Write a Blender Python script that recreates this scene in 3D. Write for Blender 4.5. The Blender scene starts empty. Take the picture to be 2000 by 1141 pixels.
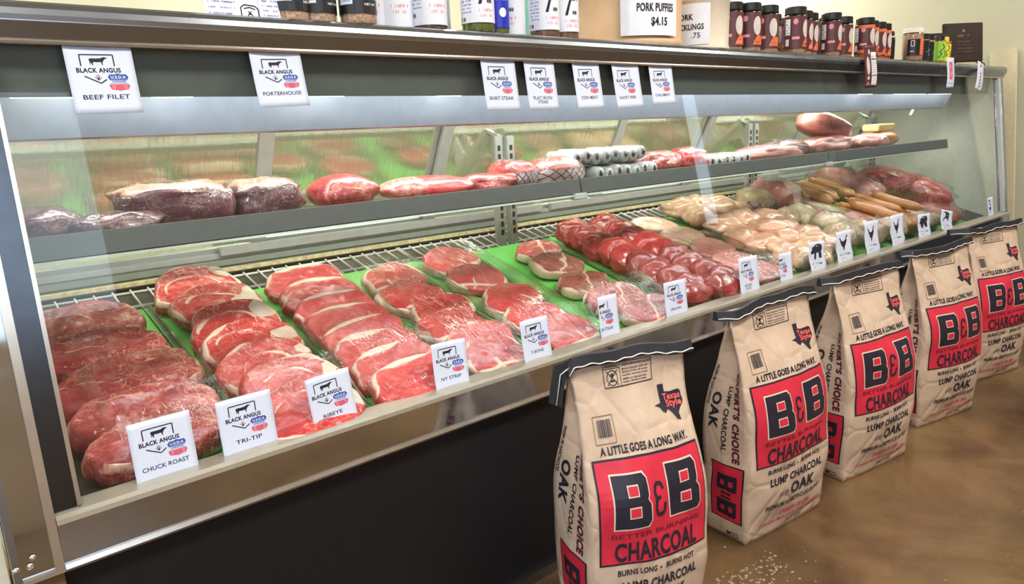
import bpy, bmesh, math, random
from mathutils import Vector, Matrix, noise

# ------------------------------------------------------------------ camera, world, lights, exposure
SC = bpy.context.scene
COL = SC.collection
CAM_P = Vector((-0.15, -1.40, 1.25))
RT = Vector((0.7507420, -0.6591238, -0.0440700))
DN = Vector((-0.1724499, -0.1311470, -0.9762487))
FW = Vector((0.6376891, 0.7405108, -0.2121234))
cd = bpy.data.cameras.new('camera'); cam = bpy.data.objects.new('camera', cd); COL.objects.link(cam)
m = Matrix.Identity(4)
for i in range(3):
    m[i][0] = RT[i]; m[i][1] = -DN[i]; m[i][2] = -FW[i]; m[i][3] = CAM_P[i]
cam.matrix_world = m
cd.sensor_width = 36.0; cd.lens = 36.0 * 1444 / 2000; cd.clip_start = 0.02
SC.camera = cam
W = bpy.data.worlds.new('daylight'); SC.world = W; W.use_nodes = True
bg = W.node_tree.nodes['Background']; bg.inputs[0].default_value = (0.74, 0.87, 1.0, 1); bg.inputs[1].default_value = 3.0
SC.view_settings.view_transform = 'Standard'; SC.view_settings.look = 'None'
SC.view_settings.exposure = 0.14; SC.view_settings.gamma = 1.0; SC.view_settings.use_curve_mapping = False
SC.cycles.use_denoising = True
SC.cycles.use_adaptive_sampling = True; SC.cycles.adaptive_threshold = 0.03
SC.cycles.max_bounces = 8; SC.cycles.transparent_max_bounces = 24; SC.cycles.caustics_reflective = False
SC.cycles.caustics_refractive = False; SC.cycles.sample_clamp_indirect = 6.0

def area(name, loc, size, power, color, rot=(0, 0, 0)):
    d = bpy.data.lights.new(name, 'AREA'); d.shape = 'RECTANGLE'; d.size, d.size_y = size
    d.energy = power; d.color = color
    o = bpy.data.objects.new(name, d); COL.objects.link(o); o.location = loc; o.rotation_euler = rot
    return o
CEIL = 2.9
LAMPS = [(-0.6, -1.5), (2.0, -1.5), (4.6, -1.5), (-0.6, 1.7), (2.0, 1.7), (4.6, 1.7)]
for (lx, ly) in LAMPS:
    area('ceiling_panel_light', (lx, ly, CEIL - 0.06), (1.15, 0.55), 46, (1.0, 0.95, 0.86))
area('case_lamp_light', (2.45, 0.46, 1.335), (4.6, 0.10), 20, (1.0, 0.96, 0.88))
area('hood_fill_light', (2.45, 0.195, 1.40), (4.6, 0.045), 11, (0.92, 0.96, 1.0))  # added fill behind the hood panel, brightens the front meat and the housing

# ------------------------------------------------------------------ helpers
R = math.radians
rnd = random.Random(7)
def lin(r, g, b):
    f = lambda c: (c / 255 / 12.92) if c / 255 <= 0.04045 else ((c / 255 + 0.055) / 1.055) ** 2.4
    return (f(r), f(g), f(b), 1.0)

class NT:
    """small wrapper for building node materials"""
    def __init__(s, name):
        s.m = bpy.data.materials.new(name); s.m.use_nodes = True
        s.t = s.m.node_tree; s.n = s.t.nodes; s.p = s.n['Principled BSDF']; s.out = s.n['Material Output']
    def node(s, typ, **kw):
        n = s.n.new(typ)
        for k, v in kw.items():
            if k.startswith('i_'):
                n.inputs[k[2:].replace('_', ' ')].default_value = v
            else: setattr(n, k, v)
        return n
    def link(s, a, b): s.t.links.new(a, b)
    def coord(s, kind='Object', scale=(1, 1, 1)):
        tc = s.node('ShaderNodeTexCoord'); mp = s.node('ShaderNodeMapping'); mp.inputs['Scale'].default_value = scale
        s.link(tc.outputs[kind], mp.inputs['Vector']); return mp.outputs[0]
    def noise(s, vec, scale, detail=3, rough=0.5, dist=0.0):
        n = s.node('ShaderNodeTexNoise'); n.inputs['Scale'].default_value = scale; n.inputs['Detail'].default_value = detail
        n.inputs['Roughness'].default_value = rough; n.inputs['Distortion'].default_value = dist
        if vec is not None: s.link(vec, n.inputs['Vector'])
        return n.outputs['Fac']
    def ramp(s, fac, stops):
        r = s.node('ShaderNodeValToRGB'); e = r.color_ramp.elements
        while len(e) < len(stops): e.new(0.5)
        for i, (p, c) in enumerate(stops): e[i].position = p; e[i].color = c
        s.link(fac, r.inputs[0]); return r.outputs[0]
    def mix(s, fac, a, b):
        x = s.node('ShaderNodeMix', data_type='RGBA')
        if isinstance(fac, (int, float)): x.inputs[0].default_value = fac
        else: s.link(fac, x.inputs[0])
        for v, sock in ((a, x.inputs[6]), (b, x.inputs[7])):
            if isinstance(v, tuple): sock.default_value = v
            else: s.link(v, sock)
        return x.outputs[2]
    def math(s, op, a, b=0.0, c=None):
        x = s.node('ShaderNodeMath', operation=op)
        for v, sock in ((a, x.inputs[0]), (b, x.inputs[1])):
            if isinstance(v, (int, float)): sock.default_value = v
            else: s.link(v, sock)
        return x.outputs[0]
    def bump(s, h, strength=0.3, dist=0.002):
        b = s.node('ShaderNodeBump'); b.inputs['Strength'].default_value = strength; b.inputs['Distance'].default_value = dist
        s.link(h, b.inputs['Height']); s.link(b.outputs[0], s.p.inputs['Normal']); return b
    def base(s, col):
        if isinstance(col, tuple): s.p.inputs['Base Color'].default_value = col
        else: s.link(col, s.p.inputs['Base Color'])
    def set(s, rough=0.5, metal=0.0, spec=0.5, coat=0.0):
        s.p.inputs['Roughness'].default_value = rough; s.p.inputs['Metallic'].default_value = metal
        s.p.inputs['Specular IOR Level'].default_value = spec; s.p.inputs['Coat Weight'].default_value = coat

M = {}
def plain(name, col, rough=0.5, metal=0.0, spec=0.5, coat=0.0, var=0.06, scale=30):
    t = NT(name); v = t.coord()
    f = t.noise(v, scale, 3)
    a = tuple(min(1, c * (1 - var)) for c in col[:3]) + (1,); b = tuple(min(1, c * (1 + var)) for c in col[:3]) + (1,)
    t.base(t.ramp(f, [(0.3, a), (0.7, b)])); t.set(rough, metal, spec, coat); M[name] = t.m; return t

def clear(name, tint, base_fac, rough, bump=None, power=3.0, gain=0.9):
    """thin clear sheet: transparent mixed with gloss by viewing angle"""
    t = NT(name); t.n.remove(t.p)
    tr = t.node('ShaderNodeBsdfTransparent'); tr.inputs[0].default_value = tint
    gl = t.node('ShaderNodeBsdfGlossy'); gl.inputs['Roughness'].default_value = rough
    lw = t.node('ShaderNodeLayerWeight'); lw.inputs[0].default_value = 0.5
    f = t.math('POWER', lw.outputs['Facing'], power)
    f = t.math('MULTIPLY', f, gain); f = t.math('ADD', f, base_fac)
    mx = t.node('ShaderNodeMixShader'); t.link(f, mx.inputs[0]); t.link(tr.outputs[0], mx.inputs[1]); t.link(gl.outputs[0], mx.inputs[2])
    if bump:
        sc, st, di, scl = bump
        b = t.node('ShaderNodeBump'); b.inputs['Strength'].default_value = st; b.inputs['Distance'].default_value = di
        t.link(t.noise(t.coord('Object', scl), sc, 4, 0.6, 0.4), b.inputs['Height'])
        t.link(b.outputs[0], gl.inputs['Normal']); t.link(b.outputs[0], lw.inputs['Normal'])
    t.link(mx.outputs[0], t.out.inputs[0]); M[name] = t.m; return t

# metals and room
t = NT('chrome'); v = t.coord('Object', (1, 1, 1)); t.base(lin(192, 198, 208)); t.set(0.13, 1.0)
f = t.noise(t.coord('Object', (2, 6, 6)), 5, 4); t.link(t.ramp(f, [(0.3, (0.05,)*3 + (1,)), (0.75, (0.14,)*3 + (1,))]), t.p.inputs['Roughness'])
t.bump(t.noise(v, 9, 2), 0.06, 0.01); M['chrome'] = t.m
t = NT('brushed_steel'); t.base(lin(158, 164, 172)); t.set(0.28, 1.0)
f = t.noise(t.coord('Object', (1, 1, 1)), 9, 4); t.link(t.ramp(f, [(0.3, (0.26,)*3 + (1,)), (0.75, (0.30,)*3 + (1,))]), t.p.inputs['Roughness']); M['brushed_steel'] = t.m
plain('dark_steel', lin(84, 88, 96), 0.22, 1.0)
plain('light_trim', lin(206, 198, 190), 0.22, 0.85)
plain('sill_metal', lin(196, 190, 176), 0.3, 0.6)
plain('black_laminate', lin(26, 25, 28), 0.42, spec=0.3)
plain('grey_enamel', lin(168, 178, 192), 0.35)
plain('hood_grey', lin(92, 99, 98), 0.4)
plain('end_enamel', lin(212, 216, 200), 0.45)
plain('sill_grey', lin(150, 160, 150), 0.4, 0.25)
plain('lip_grey', lin(84, 88, 88), 0.38)
plain('lip_light', lin(190, 195, 192), 0.35)
plain('deck_dark', lin(70, 66, 56), 0.6)
plain('rack_white', lin(226, 226, 218), 0.4)
plain('upright_steel', lin(190, 195, 190), 0.3, 0.5)
plain('slot_dark', lin(40, 42, 44), 0.7)
plain('frame_alu', lin(190, 194, 192), 0.35, 0.35)
plain('wood_brown', lin(120, 88, 58), 0.45, var=0.2, scale=12)
plain('cream_panel', lin(222, 220, 198), 0.5)
plain('wall_paint', lin(188, 185, 162), 0.7, var=0.03, scale=3)
plain('front_wall_paint', lin(150, 126, 98), 0.7, var=0.1, scale=3)
plain('ceiling_white', lin(228, 224, 212), 0.8, var=0.02)
plain('board_pale', lin(206, 196, 164), 0.6)
plain('door_dark', lin(40, 38, 40), 0.5)
plain('teal_paint', lin(72, 140, 128), 0.6)
t = plain('yellow_mottle', lin(214, 200, 150), 0.6, var=0.25, scale=60)  # uneven pale yellow for the strip along the rear of the deck
t = NT('concrete'); v = t.coord('Object')
c1 = t.ramp(t.noise(v, 2.2, 6, 0.6, 0.5), [(0.3, lin(66, 48, 30)), (0.5, lin(98, 74, 48)), (0.72, lin(130, 104, 70))])
c2 = t.mix(t.ramp(t.noise(v, 60, 3, 0.7), [(0.62, (0, 0, 0, 1)), (0.8, (0.5, 0.5, 0.5, 1))]), c1, lin(160, 138, 104))
t.base(c2); t.set(0.3, 0, 0.5, 0.15)
t.link(t.ramp(t.noise(v, 5, 5), [(0.3, (0.2,)*3 + (1,)), (0.7, (0.42,)*3 + (1,))]), t.p.inputs['Roughness'])
t.bump(t.noise(v, 30, 4), 0.08, 0.004); M['concrete'] = t.m
t = NT('lamp_glow'); t.base((1, 1, 1, 1)); t.p.inputs['Emission Color'].default_value = (1.0, 0.95, 0.82, 1); t.p.inputs['Emission Strength'].default_value = 9.0; M['lamp_glow'] = t.m
# clear things
clear('front_pane', (0.96, 0.98, 0.97, 1), 0.03, 0.0, None, 4.0, 0.9)
clear('film', (0.985, 0.985, 0.985, 1), 0.055, 0.05, (30, 0.3, 0.008, (3, 0.5, 3)), 3.0, 0.8)
clear('bag_film', (0.985, 0.985, 0.98, 1), 0.05, 0.10, (30, 1.0, 0.03, (1.5, 1, 1)), 3.5, 0.5)
clear('shelf_pane', (0.86, 0.92, 0.88, 1), 0.03, 0.02, None, 4.0, 0.6)
clear('tray_clear', (0.93, 0.95, 0.94, 1), 0.10, 0.12, None, 2.0, 0.8)
clear('bottle_clear', (0.93, 0.92, 0.9, 1), 0.05, 0.05, None, 3.0, 0.9)
# rear sliding door glass: fogged, strongly reflecting
t = NT('door_pane'); t.n.remove(t.p)
tr = t.node('ShaderNodeBsdfTransparent'); tr.inputs[0].default_value = (0.80, 0.86, 0.76, 1)
gl = t.node('ShaderNodeBsdfGlossy'); gl.inputs['Roughness'].default_value = 0.05; gl.inputs[0].default_value = (0.86, 0.9, 0.8, 1)
df = t.node('ShaderNodeBsdfDiffuse'); df.inputs[0].default_value = lin(170, 170, 140)
vv = t.coord('Object', (14, 1, 1.2)); nz = t.noise(vv, 6, 4, 0.6, 0.6)
m1 = t.node('ShaderNodeMixShader'); m1.inputs[0].default_value = 0.60; t.link(tr.outputs[0], m1.inputs[1]); t.link(gl.outputs[0], m1.inputs[2])
m2 = t.node('ShaderNodeMixShader'); t.link(t.ramp(nz, [(0.45, (0.08,)*3 + (1,)), (0.75, (0.26,)*3 + (1,))]), m2.inputs[0])
t.link(m1.outputs[0], m2.inputs[1]); t.link(df.outputs[0], m2.inputs[2]); t.link(m2.outputs[0], t.out.inputs[0])
b = t.node('ShaderNodeBump'); b.inputs['Strength'].default_value = 0.10; b.inputs['Distance'].default_value = 0.004; t.link(nz, b.inputs['Height']); t.link(b.outputs[0], gl.inputs['Normal'])
M['door_pane'] = t.m
# prints, paper
plain('card_paper', lin(206, 213, 233), 0.6, spec=0.2, var=0.015)
plain('ink_black', lin(40, 38, 52), 0.6, spec=0.2)
plain('ink_blue', lin(54, 84, 168), 0.6, spec=0.2)
plain('ink_red', lin(204, 92, 110), 0.6, spec=0.2)
plain('ink_white', lin(235, 232, 236), 0.6, spec=0.2)
plain('ink_pink', lin(232, 150, 162), 0.6, spec=0.2)
t = NT('kraft_paper'); v = t.coord('Object')
t.base(t.ramp(t.noise(v, 14, 5, 0.6), [(0.25, lin(180, 156, 137)), (0.55, lin(198, 174, 154)), (0.8, lin(208, 186, 167))])); t.set(0.55, 0, 0.35)
h1 = t.noise(v, 5, 2, 0.4, 0.1)
vo = t.node('ShaderNodeTexVoronoi', feature='DISTANCE_TO_EDGE'); vo.inputs['Scale'].default_value = 9; vo.inputs['Randomness'].default_value = 1.0; t.link(v, vo.inputs['Vector'])
cr = t.ramp(vo.outputs['Distance'], [(0.0, (0, 0, 0, 1)), (0.10, (1, 1, 1, 1))])
t.bump(t.math('ADD', h1, t.math('MULTIPLY', cr, t.math('MULTIPLY', h1, 0.22))), 0.55, 0.03); M['kraft_paper'] = t.m
def bagink(name, col, rough=0.42):
    t = NT(name); v = t.coord('Object'); a = tuple(c * 0.9 for c in col[:3]) + (1,)
    t.base(t.ramp(t.noise(v, 40, 4), [(0.3, a), (0.7, col)])); t.set(rough, 0, 0.4); t.bump(t.noise(v, 5, 2, 0.4, 0.1), 0.5, 0.03); M[name] = t.m
bagink('bag_red', lin(206, 46, 68)); bagink('bag_black', lin(38, 36, 50)); bagink('bag_cream', lin(224, 204, 184)); bagink('bag_maroon', lin(92, 28, 48)); bagink('bag_pink', lin(236, 96, 96))
plain('tape_black', lin(32, 32, 38), 0.5, var=0.2)
plain('thread_white', lin(232, 230, 228), 0.7)
# green liner
plain('green_plastic', lin(112, 198, 92), 0.38, var=0.05, scale=9)

def meat(name, dark, mid, light, fatc, marb=0.5, rough=0.3, mscale=42, coat=0.35):
    t = NT(name); v = t.coord('Object')
    oi = t.node('ShaderNodeObjectInfo')
    fib = t.noise(t.coord('Object', (14, 70, 40)), 3.0, 4, 0.6, 0.7)
    bl = t.noise(v, 13, 4, 0.6, 0.8)
    mixn = t.math('ADD', t.math('MULTIPLY', bl, 0.6), t.math('MULTIPLY', fib, 0.4))
    base = t.ramp(mixn, [(0.34, dark), (0.5, mid), (0.66, light)])
    def ridge(scale, width, dist):
        n_ = t.noise(v, scale, 3, 0.55, dist); a_ = t.math('ABSOLUTE', t.math('SUBTRACT', n_, 0.5))
        return t.ramp(a_, [(0.0, (1, 1, 1, 1)), (width, (0, 0, 0, 1))])
    veins = t.math('MAXIMUM', ridge(mscale * 0.5, 0.022, 1.2), t.math('MULTIPLY', ridge(mscale * 1.3, 0.02, 0.8), 0.6))
    gate = t.ramp(t.noise(v, 11, 2), [(0.36, (0, 0, 0, 1)), (0.58, (min(1.0, marb * 1.3),)*3 + (1,))])
    vm = t.math('MULTIPLY', veins, gate)
    at = t.node('ShaderNodeAttribute', attribute_name='fat')
    fz = t.math('ADD', at.outputs['Fac'], t.math('MULTIPLY', t.math('SUBTRACT', t.noise(v, 70, 4, 0.6), 0.5), 0.55))
    fm = t.ramp(fz, [(0.36, (0, 0, 0, 1)), (0.62, (1, 1, 1, 1))])
    allf = t.math('MAXIMUM', vm, fm)
    fatcol = t.ramp(t.noise(v, 30, 3), [(0.3, tuple(c * 0.86 for c in fatc[:3]) + (1,)), (0.7, fatc)])
    c = t.mix(allf, base, fatcol)
    hs = t.node('ShaderNodeHueSaturation'); t.link(c, hs.inputs['Color'])
    vr = t.math('ADD', t.math('MULTIPLY', oi.outputs['Random'], 0.22), 0.89); t.link(vr, hs.inputs['Value'])
    t.base(hs.outputs[0]); t.set(rough, 0, 0.5, coat); t.p.inputs['Coat Roughness'].default_value = 0.18
    t.bump(t.noise(v, 60, 4, 0.6), 0.35, 0.004); M[name] = t.m
FAT = lin(240, 208, 188)
meat('beef_bright', lin(168, 34, 42), lin(200, 56, 58), lin(222, 92, 84), FAT, 0.55)
meat('beef_strip', lin(178, 44, 52), lin(206, 68, 70), lin(220, 96, 90), FAT, 0.2)
meat('beef_deep', lin(120, 34, 42), lin(164, 60, 62), lin(198, 100, 90), lin(232, 186, 164), 0.85)
meat('beef_brown', lin(120, 54, 48), lin(158, 82, 70), lin(186, 112, 94), lin(226, 190, 166), 0.45)
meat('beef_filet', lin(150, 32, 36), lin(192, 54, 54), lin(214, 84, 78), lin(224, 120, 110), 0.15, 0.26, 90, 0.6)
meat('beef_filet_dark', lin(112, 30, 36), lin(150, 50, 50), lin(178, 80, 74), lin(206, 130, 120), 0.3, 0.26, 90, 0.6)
meat('pork_pale', lin(206, 142, 126), lin(226, 170, 148), lin(236, 190, 166), lin(240, 214, 192), 0.2)
meat('pork_pink', lin(196, 98, 98), lin(216, 128, 122), lin(228, 156, 144), lin(240, 206, 190), 0.4)
meat('chicken', lin(210, 150, 122), lin(226, 176, 148), lin(236, 196, 166), lin(240, 216, 186), 0.15, 0.22, 30, 0.6)
meat('chicken_dull', lin(196, 160, 124), lin(214, 186, 152), lin(226, 204, 172), lin(238, 226, 196), 0.3, 0.22, 30, 0.6)
meat('fat_white', lin(222, 196, 160), lin(236, 220, 186), lin(244, 234, 208), lin(248, 242, 224), 0.2, 0.25)
meat('sausage', lin(182, 116, 66), lin(206, 144, 90), lin(222, 166, 112), lin(226, 172, 116), 0.25, 0.3, 120, 0.4)
meat('purple_beef', lin(62, 34, 48), lin(92, 54, 66), lin(132, 84, 88), lin(190, 150, 130), 0.5)
meat('cured', lin(150, 84, 80), lin(186, 118, 108), lin(208, 146, 130), lin(226, 186, 162), 0.5)
plain('roll_grey', lin(176, 180, 176), 0.3, coat=0.4, var=0.2, scale=25)
plain('roll_window', lin(66, 40, 42), 0.4, coat=0.4)
plain('smoked_brown', lin(176, 118, 62), 0.35, coat=0.3, var=0.2)
plain('butter', lin(238, 222, 160), 0.4)
t = NT('net_label'); v = t.coord('UV', (5, 3, 1)); br = t.node('ShaderNodeTexWave', bands_direction='DIAGONAL'); br.inputs['Scale'].default_value = 0.75
t.link(v, br.inputs['Vector']); v2 = t.coord('UV', (5, -3, 1)); b2 = t.node('ShaderNodeTexWave', bands_direction='DIAGONAL'); b2.inputs['Scale'].default_value = 0.75; t.link(v2, b2.inputs['Vector'])
mx = t.math('MINIMUM', br.outputs['Fac'], b2.outputs['Fac'])
t.base(t.ramp(mx, [(0.03, lin(130, 48, 52)), (0.10, lin(214, 204, 206))])); t.set(0.4, 0, 0.4, 0.3); M['net_label'] = t.m

# ---- objects
def tag(o, label, cat, group=None, kind=None):
    if label: o['label'] = label
    if cat: o['category'] = cat
    if group: o['group'] = group
    if kind: o['kind'] = kind
    return o
def empty(name, loc=(0, 0, 0), rot=(0, 0, 0), label=None, cat=None, group=None):
    o = bpy.data.objects.new(name, None); COL.objects.link(o); o.location = loc; o.rotation_euler = rot
    o.empty_display_size = 0.05
    return tag(o, label, cat, group)
def mobj(name, me, mat, parent=None, loc=(0, 0, 0), rot=(0, 0, 0), smooth=None):
    o = bpy.data.objects.new(name, me); COL.objects.link(o); o.location = loc; o.rotation_euler = rot
    if mat:
        me.materials.clear(); me.materials.append(M[mat])
    if parent: o.parent = parent
    if smooth is not None: me.polygons.foreach_set('use_smooth', [smooth] * len(me.polygons))
    return o
def pymesh(name, v, f, attr=None, uv=None):
    me = bpy.data.meshes.new(name); me.from_pydata(v, [], f); me.update()
    if attr is not None:
        a = me.attributes.new('fat', 'FLOAT', 'POINT'); a.data.foreach_set('value', attr)
    if uv is not None:
        l = me.uv_layers.new(); l.data.foreach_set('uv', [c for lp in me.loops for c in uv[lp.vertex_index]])
    return me
def boxes(bs, bev=0.0):
    """mesh of boxes (x0,x1,y0,y1,z0,z1)"""
    bm = bmesh.new()
    for (x0, x1, y0, y1, z0, z1) in bs:
        vs = [bm.verts.new(p) for p in ((x0, y0, z0), (x1, y0, z0), (x1, y1, z0), (x0, y1, z0), (x0, y0, z1), (x1, y0, z1), (x1, y1, z1), (x0, y1, z1))]
        for q in ((3, 2, 1, 0), (4, 5, 6, 7), (0, 1, 5, 4), (1, 2, 6, 5), (2, 3, 7, 6), (3, 0, 4, 7)): bm.faces.new([vs[i] for i in q])
    if bev: bmesh.ops.bevel(bm, geom=bm.edges[:], offset=bev, segments=2, affect='EDGES')
    me = bpy.data.meshes.new('box'); bm.to_mesh(me); bm.free(); return me
def box(name, b, mat, parent=None, bev=0.0, **k): return mobj(name, boxes([b], bev), mat, parent, **k)
def extr(prof, x0, x1, closed=True, sx=None):
    """extrude a (y,z) profile along x"""
    n = len(prof); v = [(x0, p[0], p[1]) for p in prof] + [(x1, p[0], p[1]) for p in prof]
    f = [(i, i + 1, n + i + 1, n + i) for i in range(n - 1)]
    if closed:
        f.append((n - 1, 0, n, 2 * n - 1)); f.append(tuple(reversed(range(n)))); f.append(tuple(range(n, 2 * n)))
    me = pymesh('profile', v, [tuple(reversed(q)) for q in f])
    bm = bmesh.new(); bm.from_mesh(me); bmesh.ops.recalc_face_normals(bm, faces=bm.faces); bm.to_mesh(me); bm.free()
    return me
def lathe(prof, n=28):
    """profile of (r,z)"""
    v = []; f = []; k = len(prof)
    for i in range(n):
        a = 2 * math.pi * i / n
        v += [(r * math.cos(a), r * math.sin(a), z) for (r, z) in prof]
    for i in range(n):
        j = (i + 1) % n
        f += [(i * k + q, j * k + q, j * k + q + 1, i * k + q + 1) for q in range(k - 1)]
    return pymesh('lathe', v, f)
def tube(path, r, n=8, taper=None, cap=True):
    v = []; f = []; P = [Vector(p) for p in path]; k = len(P)
    for i, p in enumerate(P):
        d = (P[min(i + 1, k - 1)] - P[max(i - 1, 0)]).normalized()
        a = d.orthogonal().normalized() if i == 0 else (pa - d * pa.dot(d)).normalized()
        pa = a; b = d.cross(a); rr = r if taper is None else r * taper(i / (k - 1))
        v += [p + (a * math.cos(2 * math.pi * j / n) + b * math.sin(2 * math.pi * j / n)) * rr for j in range(n)]
    for i in range(k - 1):
        f += [(i * n + j, i * n + (j + 1) % n, (i + 1) * n + (j + 1) % n, (i + 1) * n + j) for j in range(n)]
    if cap: f.append(tuple(reversed(range(n)))); f.append(tuple(range((k - 1) * n, k * n)))
    return pymesh('tube', v, f)
def join(meshes):
    v = []; f = []
    for me in meshes:
        o = len(v); v += [x.co[:] for x in me.vertices]; f += [tuple(i + o for i in p.vertices) for p in me.polygons]
        bpy.data.meshes.remove(me)
    return pymesh('joined', v, f)

# ---- flat print: 2D shapes, optionally bent onto a surface
_TX = {}
def text2d(s, bold=0.0):
    """(verts, faces, width), capital height 1"""
    key = (s, bold)
    if key not in _TX:
        c = bpy.data.curves.new('lettering', 'FONT'); c.body = s; c.fill_mode = 'FRONT'; c.resolution_u = 3; c.offset = bold; c.space_character = 1.0 + 2.2 * max(0, bold)
        o = bpy.data.objects.new('lettering', c); COL.objects.link(o)
        me = o.evaluated_get(bpy.context.evaluated_depsgraph_get()).to_mesh()
        v = [(x.co.x, x.co.y) for x in me.vertices]; f = [tuple(p.vertices) for p in me.polygons]
        o.evaluated_get(bpy.context.evaluated_depsgraph_get()).to_mesh_clear()
        bpy.data.objects.remove(o); bpy.data.curves.remove(c)
        if not v: v = [(0, 0), (0.001, 0), (0, 0.001)]; f = [(0, 1, 2)]
        x0 = min(p[0] for p in v); x1 = max(p[0] for p in v); h = _CAP[0] + 2 * bold
        _TX[key] = ([((p[0] - x0) / h, (p[1] + bold) / h) for p in v], f, (x1 - x0) / h)
    return _TX[key]
_CAP = [1.0]
def _cap():
    c = bpy.data.curves.new('lettering', 'FONT'); c.body = 'H'; o = bpy.data.objects.new('lettering', c); COL.objects.link(o)
    me = o.evaluated_get(bpy.context.evaluated_depsgraph_get()).to_mesh(); _CAP[0] = max(x.co.y for x in me.vertices)
    bpy.data.objects.remove(o); bpy.data.curves.remove(c)
_cap()
class Print:
    def __init__(s): s.v = []; s.f = []
    def add(s, v, f):
        o = len(s.v); s.v += v; s.f += [tuple(i + o for i in q) for q in f]; return s
    def text(s, st, x, y, h, w=None, align='c', bold=0.02, rot=0, slant=0.0):
        v, f, tw = text2d(st, bold); sx = h if w is None else w / tw; W_ = tw * sx
        ox = {'c': -W_ / 2, 'l': 0, 'r': -W_}[align]; ca, sa = math.cos(rot), math.sin(rot); pts = []
        for (a, b) in v:
            X = a * sx + ox + slant * b * h; Y = b * h; pts.append((x + X * ca - Y * sa, y + X * sa + Y * ca))
        return s.add(pts, f)
    def poly(s, pts): return s.add(list(pts), [tuple(range(len(pts)))])
    def rect(s, x0, y0, x1, y1): return s.poly([(x0, y0), (x1, y0), (x1, y1), (x0, y1)])
    def line(s, a, b, w):
        dx, dy = b[0] - a[0], b[1] - a[1]; l = math.hypot(dx, dy) or 1; nx, ny = -dy / l * w / 2, dx / l * w / 2
        return s.poly([(a[0] + nx, a[1] + ny), (a[0] - nx, a[1] - ny), (b[0] - nx, b[1] - ny), (b[0] + nx, b[1] + ny)])
    def path(s, pts, w):
        for a, b in zip(pts, pts[1:]): s.line(a, b, w)
        return s
    def frame(s, x0, y0, x1, y1, w): return s.path([(x0, y0), (x1, y0), (x1, y1), (x0, y1), (x0, y0)], w)
    def ring(s, cx, cy, r, w, n=20):
        p = [(cx + r * math.cos(2 * math.pi * i / n), cy + r * math.sin(2 * math.pi * i / n)) for i in range(n + 1)]; return s.path(p, w)
    def disc(s, cx, cy, rx, ry, n=18): return s.poly([(cx + rx * math.cos(2 * math.pi * i / n), cy + ry * math.sin(2 * math.pi * i / n)) for i in range(n)])
    def put(s, name, mat, parent, fn, cut=None):
        """cut = (du, dv): slice into cells so that the print can follow a curved surface"""
        bm = bmesh.new(); vs = [bm.verts.new((p[0], p[1], 0)) for p in s.v]
        for q in s.f:
            try: bm.faces.new([vs[i] for i in q])
            except ValueError: pass
        bmesh.ops.triangulate(bm, faces=bm.faces[:])
        if cut and s.v:
            for ax in (0, 1):
                lo = min(p[ax] for p in s.v); hi = max(p[ax] for p in s.v); d = cut[ax]
                k = math.ceil(lo / d)
                while k * d < hi:
                    co = Vector((0, 0, 0)); co[ax] = k * d; no = Vector((0, 0, 0)); no[ax] = 1
                    bmesh.ops.bisect_plane(bm, geom=bm.verts[:] + bm.edges[:] + bm.faces[:], plane_co=co, plane_no=no, dist=1e-7); k += 1
        for x in bm.verts: x.co = fn(x.co.x, x.co.y)
        me = bpy.data.meshes.new(name); bm.to_mesh(me); bm.free()
        return mobj(name, me, mat, parent)
def P(): return Print()

# ------------------------------------------------------------------ the room
def struct(o): o['kind'] = 'structure'; return o
struct(box('floor', (-4.1, 9.5, -3.7, 4, -0.1, 0), 'concrete'))
struct(box('wall_back', (-4, 5.32, 2.6, 2.7, 0, CEIL), 'wall_paint'))
struct(box('wall_right', (5.2, 5.32, -0.10, 2.6, 0, CEIL), 'wall_paint'))
struct(box('wall_far', (9.4, 9.5, -3.6, 4, 0, CEIL), 'wall_paint'))
struct(box('ceiling', (-4.1, 9.5, -3.7, 4, CEIL, CEIL + 0.1), 'ceiling_white'))
struct(mobj('wall_left', boxes([(-4.1, -4, -3.7, 2.7, 0, 0.5), (-4.1, -4, -3.7, 2.7, 2.6, CEIL), (-4.1, -4, -3.7, -3.4, 0.5, 2.6), (-4.1, -4, -1.4, -1.25, 0.5, 2.6), (-4.1, -4, 0.9, 2.7, 0.5, 2.6)]), 'wall_paint'))
# shop wall behind the viewer, with one narrow window slit; daylight windows in the left wall
struct(mobj('wall_front', boxes([(-4, -2.4, -3.7, -3.6, 0, CEIL), (-2.4, 0.95, -3.7, -3.6, 0, 1.15), (-2.4, 0.95, -3.7, -3.6, 2.55, CEIL), (-0.75, -0.65, -3.7, -3.6, 1.15, 2.55), (0.95, 7.22, -3.64, -3.6, 0, CEIL), (7.52, 9.5, -3.64, -3.6, 0, CEIL), (7.22, 7.52, -3.64, -3.6, 0, 0.95), (7.22, 7.52, -3.64, -3.6, 2.5, CEIL)]), 'front_wall_paint'))
for i, (lx, ly) in enumerate(LAMPS):
    e = empty('ceiling_light', (lx, ly, CEIL - 0.05), (0, 0, 0), None, None)
    o = mobj('housing', boxes([(-0.62, 0.62, -0.32, 0.32, 0.0, 0.05)]), 'ceiling_white', e)
    tag(e, 'flat ceiling light panel overhead, %s, %s' % (['left end', 'middle', 'right end'][i % 3], ['over the shop floor', 'behind the meat case'][i // 3]), 'ceiling light', 'ceiling light panels')
    mobj('diffuser', boxes([(-0.58, 0.58, -0.28, 0.28, -0.004, 0.0)]), 'lamp_glow', e)
struct(box('door_1', (5.2, 5.27, -1.0, -0.13, 0, 2.1), 'door_dark'))
bd = box('leaning_board', (-0.012, 0.012, -0.07, 0.07, 0, 1.6), 'board_pale', rot=(R(-4.5), R(2), 0), loc=(5.12, 0.015, 0.003))
tag(bd, 'pale wooden board leaning on the wall at the right end of the case', 'board')
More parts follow.
